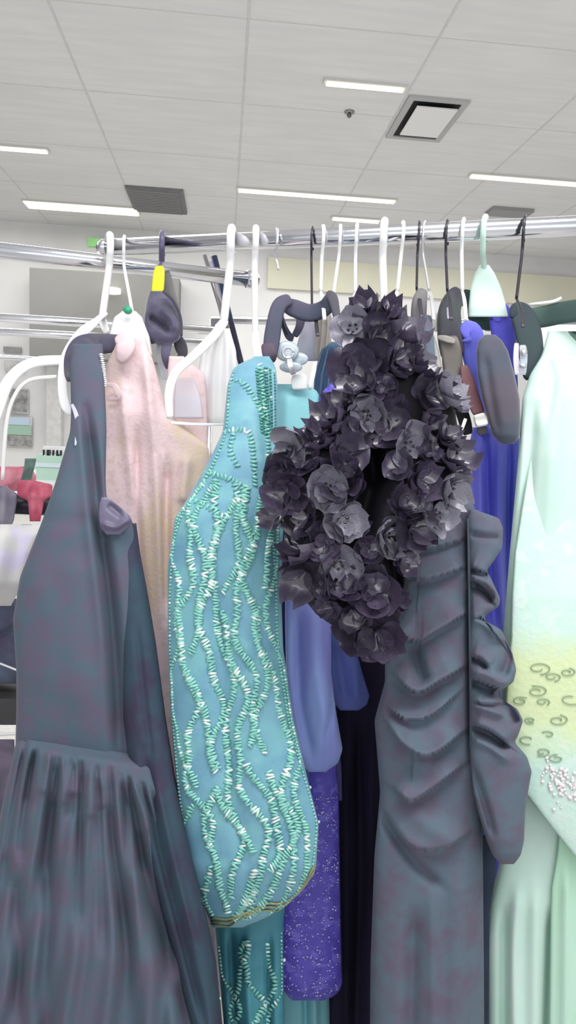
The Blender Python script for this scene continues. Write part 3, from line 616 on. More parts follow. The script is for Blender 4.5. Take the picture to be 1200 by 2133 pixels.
# --- violet glitter gown
VIO = mat('violet_glitter', (96, 84, 192), (82, 70, 176), rough=.45, scale=40, bump=.8, bscale=260, c3=(112, 104, 206), c3scale=60)
g = thing('glitter_gown', 'violet glitter gown panel hanging right of the teal hem', 'dress', tuple(P(650, 1800, 1.32)))
vc = Cloth([(1590, 640, 700, 1.325, .03), (1660, 640, 706, 1.325, .04), (1780, 610, 708, 1.32, .05), (1850, 580, 709, 1.32, .05), (2000, 574, 712, 1.32, .06), (2045, 578, 714, 1.32, .06), (2066, 592, 706, 1.32, .05), (2078, 602, 690, 1.32, .04), (2084, 612, 668, 1.32, .02)], sm=5)
vc.build('skirt_panel', VIO, g, 6, 60)
gl = MB()
for k in range(420):
    y = random.uniform(1660, 2075); xl = np.interp(y, vc.y, vc.R[0]); xr = np.interp(y, vc.y, vc.R[1]); x = random.uniform(xl+4, xr-4)
    if 1690 > y and x < 655: continue
    c = P(x, y, float(vc.front(np.array(x), np.array(y), .001))); s = random.uniform(.0008, .0019)
    gl.add(c+IV*s*np.array([1.3, 1, 1]), IF)
gl.build('glitter', mat('glitter_pale', (196, 190, 240), rough=.1, metal=.4), g)['kind'] = 'stuff'
Cloth([(796, 690, 712, 1.385, .02), (820, 668, 716, 1.38, .03), (868, 655, 716, 1.38, .04), (900, 655, 716, 1.38, .04)], sm=4).build('shoulder', VIO, g, 5, 24)
# --- periwinkle ruffled dress
PER = mat('periwinkle_chiffon', (138, 142, 216), (146, 166, 226), rough=.6, scale=5, streak=(4, 4, .5), sheen=.2)
PERD = mat('periwinkle_deep', (88, 100, 168), (76, 88, 150), rough=.7, scale=5)  # darker blue of the second ruffle layer
g = thing('ruffle_dress', 'periwinkle chiffon dress with cascading ruffles under the flower garment', 'dress', tuple(P(650, 1450, 1.28)))
Cloth([(1090, 596, 660, 1.30, .03), (1240, 594, 670, 1.30, .03), (1300, 594, 690, 1.295, .04), (1400, 596, 690, 1.295, .04), (1480, 604, 700, 1.29, .05), (1560, 616, 714, 1.29, .05), (1590, 628, 704, 1.29, .04), (1608, 645, 676, 1.29, .03)], strokes=[([(655, 1260), (662, 1400), (690, 1540)], 20, .012), ([(690, 1340), (696, 1450), (680, 1540)], 9, -.01), ([(620, 1280), (625, 1450), (650, 1580)], 13, -.012)], sm=5).build('ruffle', PER, g, 6, 50)
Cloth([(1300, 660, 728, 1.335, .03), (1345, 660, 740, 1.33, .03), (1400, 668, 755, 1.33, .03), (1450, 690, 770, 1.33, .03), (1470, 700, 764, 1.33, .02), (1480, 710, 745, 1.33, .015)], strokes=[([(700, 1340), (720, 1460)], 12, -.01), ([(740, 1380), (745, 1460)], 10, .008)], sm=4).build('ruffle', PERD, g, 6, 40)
Cloth([(1540, 636, 706, 1.345, .02), (1600, 640, 712, 1.345, .02), (1650, 655, 713, 1.345, .02), (1668, 672, 713, 1.345, .01)], sm=4).build('ruffle', mat('periwinkle_grey', (84, 82, 140), (74, 76, 126), rough=.6), g, 6, 30)
Cloth([(1080, 590, 660, 1.345, .03), (1300, 584, 600, 1.35, .03), (1420, 584, 596, 1.36, .03), (1500, 584, 600, 1.36, .03)], sm=4).build('underskirt', mat('navy_under', (44, 52, 104), (40, 44, 84), rough=.7), g, 6, 20)
# --- ink dark gown behind
g = thing('dark_gown', 'plain ink purple gown hanging beneath the black flower garment', 'dress', tuple(P(760, 1700, 1.40)))
Cloth([(1100, 690, 900, 1.42, .06), (1300, 694, 900, 1.41, .08), (1500, 698, 880, 1.41, .08), (2000, 690, 860, 1.41, .1), (2420, 670, 870, 1.42, .12)],
      strokes=[([(745, 1480), (750, 1800), (740, 2200)], 10, -.02), ([(720, 1600), (722, 2200)], 9, .012), ([(775, 1500), (772, 2200)], 10, .014)]).build('gown_body', INK, g, 8, 60)
# --- slate ruched dress
g = thing('ruched_dress', 'slate grey dress with a gathered side seam and swag folds', 'dress', tuple(P(930, 1500, 1.18)))
swag = []; lips = []
for pts, w_, a_ in (([(852, 1146), (900, 1142), (972, 1122)], 16, .014), ([(850, 1214), (905, 1204), (972, 1180)], 26, .022), ([(806, 1296), (860, 1336), (915, 1312), (974, 1276)], 34, .030),
                    ([(812, 1400), (865, 1442), (915, 1420), (970, 1388)], 36, .028), ([(802, 1470), (850, 1500), (900, 1490), (960, 1440)], 26, .016), ([(800, 1500), (845, 1556), (900, 1572), (972, 1520)], 34, .030),
                    ([(815, 1640), (855, 1668), (905, 1640), (968, 1592)], 38, .024), ([(800, 1690), (850, 1760), (920, 1770), (985, 1730)], 44, .016)):
    lips.append((pts, w_, a_*1.45))
swag += [([(976, 1060), (976, 1200), (979, 1400), (980, 1580)], 7, -.012), ([(790, 1690), (850, 1780), (920, 1850)], 12, -.014), ([(820, 1600), (870, 1700), (960, 1760)], 26, .010),
         ([(860, 1900), (855, 2200)], 16, -.014), ([(960, 1800), (950, 2200)], 26, .01), ([(860, 1340), (875, 1400), (885, 1420)], 14, -.02), ([(800, 1480), (850, 1560), (900, 1590)], 20, .01), ([(900, 1850), (905, 2200)], 16, .008)]
Cloth([(1085, 850, 999, 1.235, .04), (1110, 846, 1000, 1.225, .06), (1200, 846, 1000, 1.215, .09), (1290, 832, 1000, 1.21, .1), (1340, 802, 1001, 1.21, .1), (1420, 802, 1002, 1.21, .1), (1500, 780, 1002, 1.21, .11), (1650, 792, 1004, 1.21, .11), (1780, 780, 1006, 1.21, .11), (2000, 772, 1008, 1.21, .12), (2420, 768, 1010, 1.21, .14)], strokes=swag, lips=lips).build('gown_body', SLATE, g, 5, 110)
strap('shoulder_strap', [(955, 1075, 1.235, 30), (925, 960, 1.225, 26), (905, 840, 1.22, 22), (893, 700, 1.27, 20), (890, 660, 1.31, 18)], .02, SLATE, g)
Cloth([(1026, 952, 972, 1.235, .02), (1060, 950, 990, 1.23, .03), (1100, 940, 990, 1.23, .03)], sm=4).build('neck_facing', SLATE, g, 5, 20)
Cloth([(1062, 978, 992, 1.20, .03), (1078, 974, 1040, 1.195, .05), (1100, 974, 1048, 1.19, .06), (1140, 974, 1046, 1.19, .06), (1172, 974, 1026, 1.19, .06), (1186, 974, 1014, 1.19, .05), (1210, 974, 1026, 1.19, .06), (1245, 975, 1042, 1.185, .07), (1262, 975, 1040, 1.185, .07), (1280, 975, 1012, 1.185, .06), (1292, 976, 1010, 1.185, .06), (1310, 976, 1044, 1.18, .07), (1360, 976, 1068, 1.18, .08), (1395, 977, 1076, 1.175, .08), (1420, 978, 1070, 1.175, .08), (1440, 978, 1040, 1.175, .07), (1452, 978, 1038, 1.175, .07), (1475, 979, 1078, 1.17, .08), (1500, 979, 1090, 1.17, .08), (1530, 980, 1080, 1.17, .08), (1545, 980, 1072, 1.17, .08), (1575, 980, 1098, 1.165, .09), (1606, 982, 1108, 1.165, .09), (1650, 986, 1100, 1.165, .09), (1690, 996, 1094, 1.165, .09), (1750, 1014, 1092, 1.165, .09), (1780, 1026, 1085, 1.165, .08), (1796, 1040, 1074, 1.165, .05), (1801, 1052, 1066, 1.165, .02)],
      strokes=[([(976, 1188), (1000, 1196), (1016, 1200)], 7, -.02), ([(978, 1112), (1010, 1118), (1040, 1120)], 6, -.008), ([(976, 1215), (1005, 1228), (1030, 1252)], 9, -.028), ([(976, 1198), (1008, 1206), (1040, 1236)], 9, .014), ([(980, 1290), (1010, 1300), (1036, 1330)], 8, .014), ([(982, 1372), (1000, 1378), (1014, 1392)], 7, -.02),
               ([(1052, 1330), (1058, 1370), (1045, 1410)], 12, -.026), ([(982, 1420), (1005, 1430), (1030, 1442)], 10, -.024), ([(980, 1400), (1010, 1402), (1060, 1428)], 8, .012), ([(1045, 1462), (1062, 1480), (1078, 1510)], 10, -.028), ([(984, 1470), (1020, 1480), (1050, 1490)], 6, .012), ([(982, 1515), (1020, 1530), (1055, 1556)], 8, -.018), ([(984, 1540), (1020, 1556), (1060, 1585)], 8, .012),
               ([(984, 1600), (1005, 1660), (1028, 1740)], 8, -.012)], sm=5,
      lips=[([(976, 1182), (1000, 1190), (1024, 1196)], 16, .02), ([(976, 1204), (1005, 1222), (1034, 1262)], 20, .02), ([(978, 1284), (1010, 1292), (1060, 1360)], 22, .014), ([(980, 1368), (1000, 1376), (1018, 1392)], 14, .018), ([(980, 1412), (1010, 1424), (1060, 1446)], 20, .022), ([(982, 1508), (1020, 1524), (1064, 1556)], 24, .022), ([(982, 1460), (1020, 1466), (1050, 1462)], 16, .016)]).build('side_drape', SLATE, g, 4, 70)
strap('side_seam', [(975, 1080, 1.158, 5), (977, 1200, 1.157, 5), (980, 1400, 1.152, 5), (981, 1580, 1.150, 5)], .004, mat('slate_seam', (66, 76, 88), rough=.8), g)
Cloth([(1740, 985, 1012, 1.255, .02), (1790, 985, 1034, 1.25, .03), (1840, 985, 1030, 1.25, .03), (1900, 985, 1020, 1.25, .03), (2420, 980, 1016, 1.25, .03)], sm=4).build('underskirt', mat('navy_lining', (36, 50, 72), (30, 40, 60), rough=.8), g, 7, 24)
# --- royal blue chiffon gown
BLU = mat('royal_chiffon', (116, 116, 230), (98, 106, 214), rough=.6, scale=5, streak=(6, 6, .4), sheen=.2)
g = thing('royal_blue_gown', 'royal blue chiffon gown between the slate dress and mint gown', 'dress', tuple(P(1030, 1100, 1.40)))
Cloth([(890, 985, 1082, 1.40, .04), (950, 972, 1082, 1.40, .05), (1100, 960, 1080, 1.40, .06), (1200, 960, 1070, 1.40, .06), (1320, 960, 1066, 1.40, .06), (2420, 940, 1040, 1.42, .06)],
      strokes=[([(1012, 910), (1018, 1100), (1030, 1300)], 8, -.022), ([(1000, 910), (1002, 1100)], 9, .014), ([(1040, 910), (1040, 1100), (1045, 1300)], 9, .014), ([(1062, 910), (1058, 1100), (1058, 1300)], 7, -.018)]).build('gown_body', BLU, g, 6, 60)
strap('shoulder_strap', [(962, 700, 1.33, 20), (976, 692, 1.33, 50), (984, 720, 1.34, 52), (988, 770, 1.35, 34), (1000, 830, 1.37, 24), (1010, 905, 1.38, 22)], .03, BLU, g)
strap('shoulder_strap', [(1022, 660, 1.36, 26), (1040, 652, 1.36, 46), (1048, 690, 1.37, 50), (1054, 740, 1.38, 44), (1064, 830, 1.39, 30), (1068, 905, 1.39, 24)], .03, mat('royal_deep', (86, 84, 200), (96, 94, 212), rough=.6), g)
# --- mint gown at right
MINT = mat('mint_satin', (198, 224, 214), (182, 216, 202), rough=.55, scale=4, streak=(3, 3, .5), sheen=.2, c3=(200, 222, 214), c3scale=6)
MING = mat('mint_green', (180, 220, 194), (190, 224, 206), rough=.6, scale=5, streak=(4, 4, .5))
MLACE = mat('mint_lace', (198, 224, 214), (188, 220, 208), rough=.6, scale=4, bump=.5, bscale=120, c3=(204, 224, 216), c3scale=30)
g = thing('mint_gown', 'pale mint gown with an embroidered overlay along the right edge', 'dress', tuple(P(1160, 1400, 1.28)))
Cloth([(690, 1142, 1180, 1.33, .03), (742, 1128, 1230, 1.32, .05), (780, 1104, 1290, 1.31, .07), (830, 1088, 1320, 1.30, .08), (950, 1080, 1350, 1.29, .1), (1150, 1062, 1370, 1.28, .1), (1320, 1048, 1380, 1.28, .1), (1500, 1040, 1390, 1.28, .1), (1800, 1040, 1400, 1.28, .1), (1880, 1020, 1400, 1.28, .1), (1960, 1012, 1400, 1.28, .1), (2133, 1015, 1400, 1.28, .1), (2420, 1010, 1420, 1.28, .12)],
      strokes=[([(1112, 850), (1100, 1000), (1084, 1200), (1072, 1330)], 12, -.010), ([(1150, 820), (1150, 1000), (1130, 1300)], 22, .008), ([(1138, 750), (1150, 790), (1140, 880)], 12, -.008), ([(1080, 1850), (1070, 2000), (1075, 2200)], 14, .01), ([(1050, 1900), (1050, 2200)], 10, -.012), ([(1150, 1900), (1140, 2200)], 10, -.02), ([(1115, 1850), (1112, 2200)], 16, .010), ([(1180, 1900), (1176, 2200)], 14, -.014)]).build('gown_body', MINT, g, 6, 110)
Cloth([(1660, 1170, 1400, 1.225, .008), (1780, 1160, 1400, 1.225, .012), (1850, 1148, 1400, 1.225, .012), (2420, 1140, 1410, 1.22, .012)], strokes=[([(1180, 1800), (1176, 2200)], 9, .01)], sm=6).build('underlayer', MING, g, 7, 30)
ov = Cloth([(900, 1112, 1345, 1.275, .02), (1000, 1096, 1356, 1.26, .02), (1150, 1072, 1374, 1.232, .025), (1240, 1066, 1377, 1.218, .03), (1330, 1064, 1380, 1.212, .03), (1400, 1056, 1385, 1.21, .03), (1500, 1050, 1390, 1.21, .03), (1600, 1054, 1400, 1.205, .03), (1650, 1094, 1400, 1.205, .03), (1700, 1132, 1400, 1.205, .03), (1780, 1196, 1400, 1.205, .03), (1820, 1240, 1400, 1.205, .02)], sm=5, pw=.3)
ov.build('embroidered_overlay', MLACE, g, 6, 70)
nt = MLACE.node_tree; N_ = nt.nodes; bs = N_['Principled BSDF']; src = bs.inputs['Base Color'].links[0].from_socket
ge = N_.new('ShaderNodeTexCoord'); sx = N_.new('ShaderNodeSeparateXYZ'); nt.links.new(ge.outputs['Object'], sx.inputs[0])
zt = float(P(1150, 1330, 1.21)[2]-g.location[2]); zb = float(P(1150, 1530, 1.21)[2]-g.location[2])
nz = N_.new('ShaderNodeTexNoise'); nz.inputs['Scale'].default_value = 18; nt.links.new(ge.outputs['Object'], nz.inputs['Vector'])
ad = N_.new('ShaderNodeMath'); ad.operation = 'MULTIPLY_ADD'; ad.inputs[1].default_value = .08; nt.links.new(nz.outputs[0], ad.inputs[0]); nt.links.new(sx.outputs[2], ad.inputs[2])
m1 = N_.new('ShaderNodeMapRange'); m1.inputs[1].default_value = zt+.06; m1.inputs[2].default_value = zt+.01; nt.links.new(ad.outputs[0], m1.inputs[0])
m2 = N_.new('ShaderNodeMapRange'); m2.inputs[1].default_value = zb+.0; m2.inputs[2].default_value = zb+.06; nt.links.new(ad.outputs[0], m2.inputs[0])
mm = N_.new('ShaderNodeMath'); mm.operation = 'MULTIPLY'; nt.links.new(m1.outputs[0], mm.inputs[0]); nt.links.new(m2.outputs[0], mm.inputs[1])
mxx = N_.new('ShaderNodeMix'); mxx.data_type = 'RGBA'; mxx.inputs[7].default_value = (*lin((208, 222, 176)), 1); nt.links.new(src, mxx.inputs[6]); nt.links.new(mm.outputs[0], mxx.inputs[0]); nt.links.new(mxx.outputs[2], bs.inputs['Base Color'])
em = MB(); r = random.Random(4)
def swirl(cx, cy, rad, a0, turns, k=26):
    pts = []
    for i in range(k):
        a = a0+turns*2*math.pi*i/(k-1); rr = rad*(1-.7*i/(k-1)); pts.append((cx+rr*math.cos(a)*1.5, cy+rr*.75*math.sin(a)))
    q = np.array(pts); D = ov.front(q[:, 0], q[:, 1], .0015); em.add(*sweep(P(q[:, 0], q[:, 1], D), .0009, up=FF, n=5))
for cx, cy, rad in ((1122, 1392, 18), (1118, 1440, 16), (1130, 1462, 11), (1190, 1455, 20), (1085, 1460, 12), (1100, 1540, 14), (1130, 1566, 12), (1162, 1500, 15), (1150, 1410, 13), (1182, 1400, 12), (1160, 1580, 12), (1105, 1500, 9), (1142, 1530, 10)):
    swirl(cx, cy, rad, r.uniform(0, 6), r.choice((-1.2, 1.3, .8)))
em.build('embroidery', mat('embroidery_thread', (150, 170, 140), rough=.6), g)['kind'] = 'stuff'
pk = MB()
for k in range(90):
    x = r.gauss(1172, 20); y = r.gauss(1630+(x-1172)*.5, 20)
    if x < 1122 or x > 1240 or y > 1690: continue
    c = P(x, y, float(ov.front(np.array(x), np.array(y), .0015))); pk.add(c+IV*r.uniform(.0018, .0042)*np.array([1, .5, 1]), IF)
pk.build('applique', mat('applique_white', (240, 228, 232), rough=.3), g)['kind'] = 'stuff'
# --- dark green garment far right and its strap
GRN = mat('dark_green_cloth', (78, 104, 94), (64, 86, 82), rough=.8, scale=10)
g = thing('dark_green_dress', 'dark green dress sleeve stretched out to the right edge', 'dress', tuple(P(1160, 650, 1.34)))
strap('sleeve', [(1096, 664, 1.335, 40), (1130, 660, 1.33, 44), (1180, 650, 1.30, 46), (1260, 640, 1.25, 48)], .03, GRN, g)
strap('shoulder_strap', [(1062, 650, 1.335, 24), (1084, 652, 1.33, 46), (1100, 690, 1.325, 54), (1108, 750, 1.325, 50), (1112, 790, 1.325, 40)], .025, mat('dark_green_slate', (64, 72, 82), (60, 76, 78), rough=.8, scale=10), g)  # strap in a darker grey-green cloth
strap('piping', [(1100, 634, 1.34, 5), (1150, 628, 1.31, 6), (1170, 620, 1.30, 6)], .004, WHT, g)
g = thing('green_garment', 'dark green crumpled garment behind the mint gown at right edge', 'garment', tuple(P(1190, 730, 1.9)))
Cloth([(690, 1180, 1250, 1.9, .03), (705, 1160, 1260, 1.9, .05), (735, 1152, 1260, 1.9, .06), (752, 1185, 1260, 1.9, .04), (775, 1198, 1260, 1.9, .03)], extra=fold(0, .008, 8), sm=4).build('body', GRN, g, 4, 30)
obj('support_wire', *sweep([P(1216, 690, 1.9), P(1220, 560, 1.9)], .003, up=FF, n=6), STEEL, g)
tag(Cloth([(676, 1110, 1300, 2.3, .05), (700, 1106, 1300, 2.3, .08), (900, 1100, 1300, 2.3, .1), (1745, 1090, 1300, 2.3, .1)]).build('white_shirt', mat('white_shirt_cloth', (228, 224, 226), rough=.8), None, 10, 20), 'white shirt hanging far behind the dark green sleeve', 'garment')
# clear clips
def clip(x, y, d, h, label):
    g = thing('hanger_clip', label, 'clip', tuple(P(x, y, d)))
    strap('jaw', [(x-6, y-h/2, d, 10), (x-7, y, d, 12), (x-5, y+h/2, d, 10)], .006, mat('clip_lilac', (226, 220, 236), rough=.2), g)
    strap('jaw', [(x+7, y-h/2+4, d, 14), (x+9, y-4, d-.004, 16), (x+7, y+h/2, d, 14)], .006, CLR, g)
    q = P(x+9, y-h*.22, d-.008); obj('spring', *sweep([q-FF*.003, q+FF*.003], .006, up=(0, 0, 1), n=12), STEEL, g)
    q = P(x+7, y+h*.2, d-.008); obj('spring', *sweep([q-RR*.006, q+RR*.006], .004, up=(0, 0, 1), n=10), STEEL, g)
clip(1082, 748, 1.295, 66, 'clear plastic clip with a steel spring on the dark green strap')
strap_end = strap('white_tag', [(1110, 800, 1.29, 10), (1124, 808, 1.285, 22), (1140, 816, 1.285, 16)], .004, WHT)
tag(strap_end, 'small white tag at the bottom end of the dark green strap', 'tag')
# --- velvety slate pad shoulder
SLV = mat('slate_velvet', (72, 82, 98), (86, 80, 92), rough=.8, scale=7, sheen=.3, lo=.4, hi=.6)
g = thing('padded_shoulder_dress', 'rounded slate velvet shoulder hanging over the royal blue gown', 'dress', tuple(P(1040, 810, 1.28)))
Cloth([(697, 1012, 1030, 1.29, .02), (706, 998, 1044, 1.285, .04), (730, 992, 1058, 1.28, .05), (780, 994, 1072, 1.275, .06), (830, 1004, 1083, 1.275, .07), (880, 1018, 1085, 1.275, .07), (908, 1026, 1083, 1.275, .06), (920, 1038, 1076, 1.275, .04), (926, 1050, 1066, 1.275, .02)], strokes=[([(1010, 740), (1022, 820), (1036, 900)], 10, -.006)], sm=6).build('shoulder', SLV, g, 4, 50)
# --- black shoulder left of the mint hanger
g = thing('black_dress', 'black dress shoulder looped over its hanger left of the mint one', 'dress', tuple(P(950, 650, 1.36)))
strap('shoulder', [(944, 745, 1.34, 48), (938, 700, 1.335, 52), (936, 650, 1.335, 46), (946, 622, 1.34, 40), (956, 610, 1.345, 30)], .05, mat('black_violet', (66, 62, 78), (78, 84, 84), rough=.7, scale=14), g)
strap('shoulder', [(958, 614, 1.39, 26), (982, 628, 1.39, 40), (996, 655, 1.39, 42), (1016, 672, 1.40, 34), (1030, 680, 1.40, 20)], .035, mat('black_green', (52, 76, 70), (44, 62, 62), rough=.7, scale=10), g)
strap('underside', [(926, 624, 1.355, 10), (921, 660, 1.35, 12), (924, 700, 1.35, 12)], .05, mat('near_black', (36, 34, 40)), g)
strap('care_tag', [(934, 640, 1.302, 7), (935, 652, 1.302, 8), (934, 664, 1.302, 5)], .002, mat('lilac_tag', (206, 200, 222)), g)
# --- taupe fabric, brown belt, maroon strap
TAU = mat('taupe_satin', (150, 146, 142), (128, 124, 120), rough=.4, scale=12)
g = thing('taupe_dress', 'taupe grey satin dress shoulder right of the black flower garment', 'dress', tuple(P(885, 700, 1.33)))
strap('shoulder', [(872, 700, 1.33, 30), (872, 660, 1.325, 32), (874, 626, 1.325, 30), (880, 606, 1.33, 20)], .04, mat('taupe_dark', (104, 100, 108), (120, 118, 118), rough=.6, scale=12), g)
Cloth([(688, 862, 892, 1.30, .02), (700, 862, 905, 1.30, .03), (730, 874, 914, 1.295, .03), (770, 892, 922, 1.295, .03), (796, 904, 922, 1.295, .02)], strokes=[([(890, 700), (900, 750), (912, 790)], 5, -.008)], sm=4).build('satin_panel', mat('light_taupe', (176, 172, 168), (160, 158, 156), rough=.4, scale=12), g, 4, 24)
strap('dark_fold', [(876, 730, 1.28, 26), (882, 765, 1.28, 30), (892, 790, 1.28, 26)], .015, mat('brown_black', (54, 50, 50), (70, 66, 66), rough=.7), g)  # dark brown fold in front of the satin panel
strap('white_tag', [(906, 652, 1.345, 20), (910, 672, 1.345, 18), (912, 690, 1.345, 14)], .006, mat('tag_white', (224, 222, 220)), g)
g = thing('satin_belt_dress', 'brown grey satin strap with a pale buckle beside the royal blue strap', 'dress', tuple(P(935, 780, 1.3)))
strap('strap', [(934, 702, 1.305, 36), (940, 730, 1.30, 42), (946, 780, 1.30, 40), (952, 822, 1.30, 34), (956, 850, 1.30, 26)], .02, mat('brown_satin', (98, 92, 88), (116, 112, 106), rough=.35, scale=8), g)
strap('buckle', [(948, 803, 1.28, 32), (950, 818, 1.28, 34)], .01, mat('buckle_pale', (206, 204, 200), rough=.3, metal=.3), g, 4)
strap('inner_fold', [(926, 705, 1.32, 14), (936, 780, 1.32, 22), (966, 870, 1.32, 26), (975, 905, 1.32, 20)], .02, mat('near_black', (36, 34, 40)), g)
strap('edge_clip', [(961, 898, 1.27, 6), (970, 872, 1.268, 8)], .003, WHT, g, 4)
strap('top_fold', [(912, 702, 1.298, 8), (930, 706, 1.290, 14), (948, 712, 1.290, 10)], .01, mat('pale_satin', (160, 156, 152), rough=.3), g)
g = thing('maroon_strap', 'maroon satin strap with a silver clasp in front of royal blue gown', 'strap', tuple(P(985, 820, 1.29)))
strap('band', [(966, 762, 1.29, 16), (974, 790, 1.285, 26), (986, 830, 1.28, 28), (998, 862, 1.275, 26)], .012, mat('maroon_satin', (120, 78, 84), (106, 70, 78), rough=.5, scale=14), g)
strap('clasp', [(998, 862, 1.262, 26), (1002, 874, 1.26, 30), (1005, 888, 1.26, 28)], .012, mat('silver_clasp', (206, 204, 200), rough=.25, metal=.6), g, 5)
strap('ring', [(1003, 890, 1.27, 24), (1006, 905, 1.27, 20)], .012, mat('near_grey', (84, 80, 84)), g, 4)
# --- black strap frame left of the flower garment
BST = mat('black_strap', (84, 78, 100), (68, 74, 92), rough=.7, scale=9)
BSTD = mat('charcoal_strap', (88, 86, 86), (80, 78, 88), rough=.7, scale=9)
g = thing('strappy_dress', 'black velvet straps forming a square frame above the teal gown', 'dress', tuple(P(620, 680, 1.4)))
strap('shoulder_strap', [(562, 752, 1.33, 26), (566, 710, 1.34, 34), (574, 660, 1.35, 32), (584, 634, 1.36, 30), (604, 624, 1.37, 24)], .03, BST, g)
strap('shoulder_strap', [(586, 630, 1.375, 24), (612, 642, 1.38, 36), (646, 652, 1.38, 36), (676, 642, 1.37, 34), (690, 622, 1.36, 30)], .03, BST, g)
strap('shoulder_strap', [(680, 614, 1.36, 18), (692, 620, 1.355, 22), (700, 650, 1.35, 17), (707, 690, 1.34, 12), (709, 712, 1.335, 8)], .02, BSTD, g)
strap('inner_strap', [(584, 655, 1.41, 12), (592, 680, 1.41, 12), (602, 700, 1.41, 16), (612, 704, 1.41, 16)], .012, BST, g)
strap('inner_strap', [(628, 655, 1.42, 20), (624, 680, 1.415, 17), (614, 700, 1.41, 14)], .012, BST, g)
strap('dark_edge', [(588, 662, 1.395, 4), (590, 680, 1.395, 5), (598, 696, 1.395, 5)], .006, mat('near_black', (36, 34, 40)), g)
strap('hem_tip', [(556, 716, 1.31, 26), (562, 738, 1.305, 30), (566, 752, 1.31, 20)], .02, mat('plum_black', (84, 70, 88), rough=.6), g)
# lilac and beige fabrics
g = thing('lilac_dress', 'pale lilac and beige satin bodice inside the black strap frame', 'dress', tuple(P(655, 700, 1.45)))
Cloth([(662, 634, 650, 1.455, .015), (690, 626, 662, 1.455, .02), (720, 618, 668, 1.455, .02), (752, 622, 664, 1.455, .02)], sm=4).build('bodice', mat('lilac_pale', (190, 186, 206), (182, 184, 200), rough=.5, scale=8), g, 4, 20)
Cloth([(655, 662, 690, 1.43, .015), (690, 658, 692, 1.43, .02), (730, 655, 688, 1.43, .02), (748, 660, 680, 1.43, .015)], extra=wav((3, 0, .004, 655, 670, .5)), sm=4).build('bodice_panel', mat('beige_satin', (186, 180, 172), (170, 164, 160), rough=.45, scale=14), g, 4, 24)
g = thing('denim_dress', 'blue grey gathered fabric between aqua dress and flower garment', 'dress', tuple(P(680, 760, 1.42)))
Cloth([(712, 690, 716, 1.43, .02), (730, 668, 716, 1.42, .03), (780, 655, 716, 1.42, .04), (830, 652, 716, 1.42, .04)], extra=wav((4, 0, .006, 712, 730, .8)), sm=4).build('bodice', mat('steel_blue', (92, 118, 146), (70, 92, 124), rough=.6, scale=10, streak=(3, 3, .5)), g, 4, 40)
# clear clip cluster + white tags
g = thing('hanger_clip', 'frosted round plastic hanger clip above the aqua dress', 'clip', tuple(P(598, 735, 1.35)))
for (x, y, rx, ry, dd) in ((598, 732, 25, 22, 1.345), (622, 748, 20, 14, 1.355), (606, 765, 24, 12, 1.35)):
    q = P(x, y, dd); obj('jaw', *sweep([q-FF*.004, q-FF*.001, q+FF*.004], [rx*.8*dd/F, rx*dd/F, rx*.8*dd/F], [ry*.8*dd/F, ry*dd/F, ry*.8*dd/F], up=UU, n=20), mat('frost_plastic', (178, 198, 214), (206, 220, 230), rough=.2, alpha=.8, scale=40, spec=.8), g)
q = P(600, 735, 1.33); ringp = [q+RR*.010*math.cos(a)+UU*.010*math.sin(a) for a in np.linspace(0, 2*math.pi, 17)]
obj('spring', *sweep(ringp, .0022, n=8), STEEL, g)
strap('pin', [(600, 740, 1.33, 8), (606, 762, 1.33, 14), (612, 780, 1.335, 12)], .004, STEEL, g)
g = thing('price_tag', 'white paper tag and strip clipped above the aqua dress', 'tag', tuple(P(625, 790, 1.36)))
strap('card', [(622, 780, 1.36, 30), (624, 795, 1.36, 34), (625, 812, 1.36, 32)], .002, WHT, g, 4)
strap('strip', [(657, 755, 1.355, 8), (652, 780, 1.355, 10), (645, 812, 1.355, 8)], .003, WHT, g, 4)
# ------------------------------------------------------------------ black flower garment
g = thing('flower_garment', 'black organza garment covered in big curled petals at centre', 'garment', tuple(P(770, 980, 1.12)))
BLK = mat('organza_black', (44, 40, 56), (58, 52, 68), rough=.35, scale=30, spec=.6, lo=.4, hi=.65)
PET = [mat('petal_dark', (60, 52, 74), (112, 102, 126), rough=.28, scale=35, spec=1, coat=.4, lo=.45, hi=.7),
       mat('petal_mid', (86, 78, 100), (50, 46, 60), rough=.28, scale=40, spec=1, coat=.4, lo=.42, hi=.62),
       mat('petal_grey', (152, 150, 164), (84, 80, 98), rough=.3, scale=50, spec=.8, lo=.42, hi=.62)]
FL = [(628, 765, 820, 1.13, .03), (660, 728, 848, 1.12, .05), (720, 714, 862, 1.11, .07), (790, 712, 905, 1.10, .08), (830, 706, 945, 1.10, .08), (880, 665, 952, 1.10, .08), (905, 610, 958, 1.10, .09), (950, 555, 972, 1.09, .10), (1000, 545, 968, 1.09, .10), (1060, 565, 950, 1.09, .10), (1100, 590, 905, 1.09, .10), (1150, 606, 862, 1.10, .09), (1230, 620, 848, 1.10, .08), (1280, 660, 835, 1.11, .07), (1320, 720, 815, 1.12, .04)]
fc = Cloth(FL, strokes=[([(765, 900), (775, 980), (760, 1060), (745, 1120)], 26, -.055), ([(770, 940), (790, 1010)], 26, -.04), ([(818, 1150), (825, 1230)], 14, -.03)], sm=5)
fc.build('body', mat('organza_deep', (18, 14, 24), (26, 22, 34), rough=.7, scale=20), g, 6, 70)
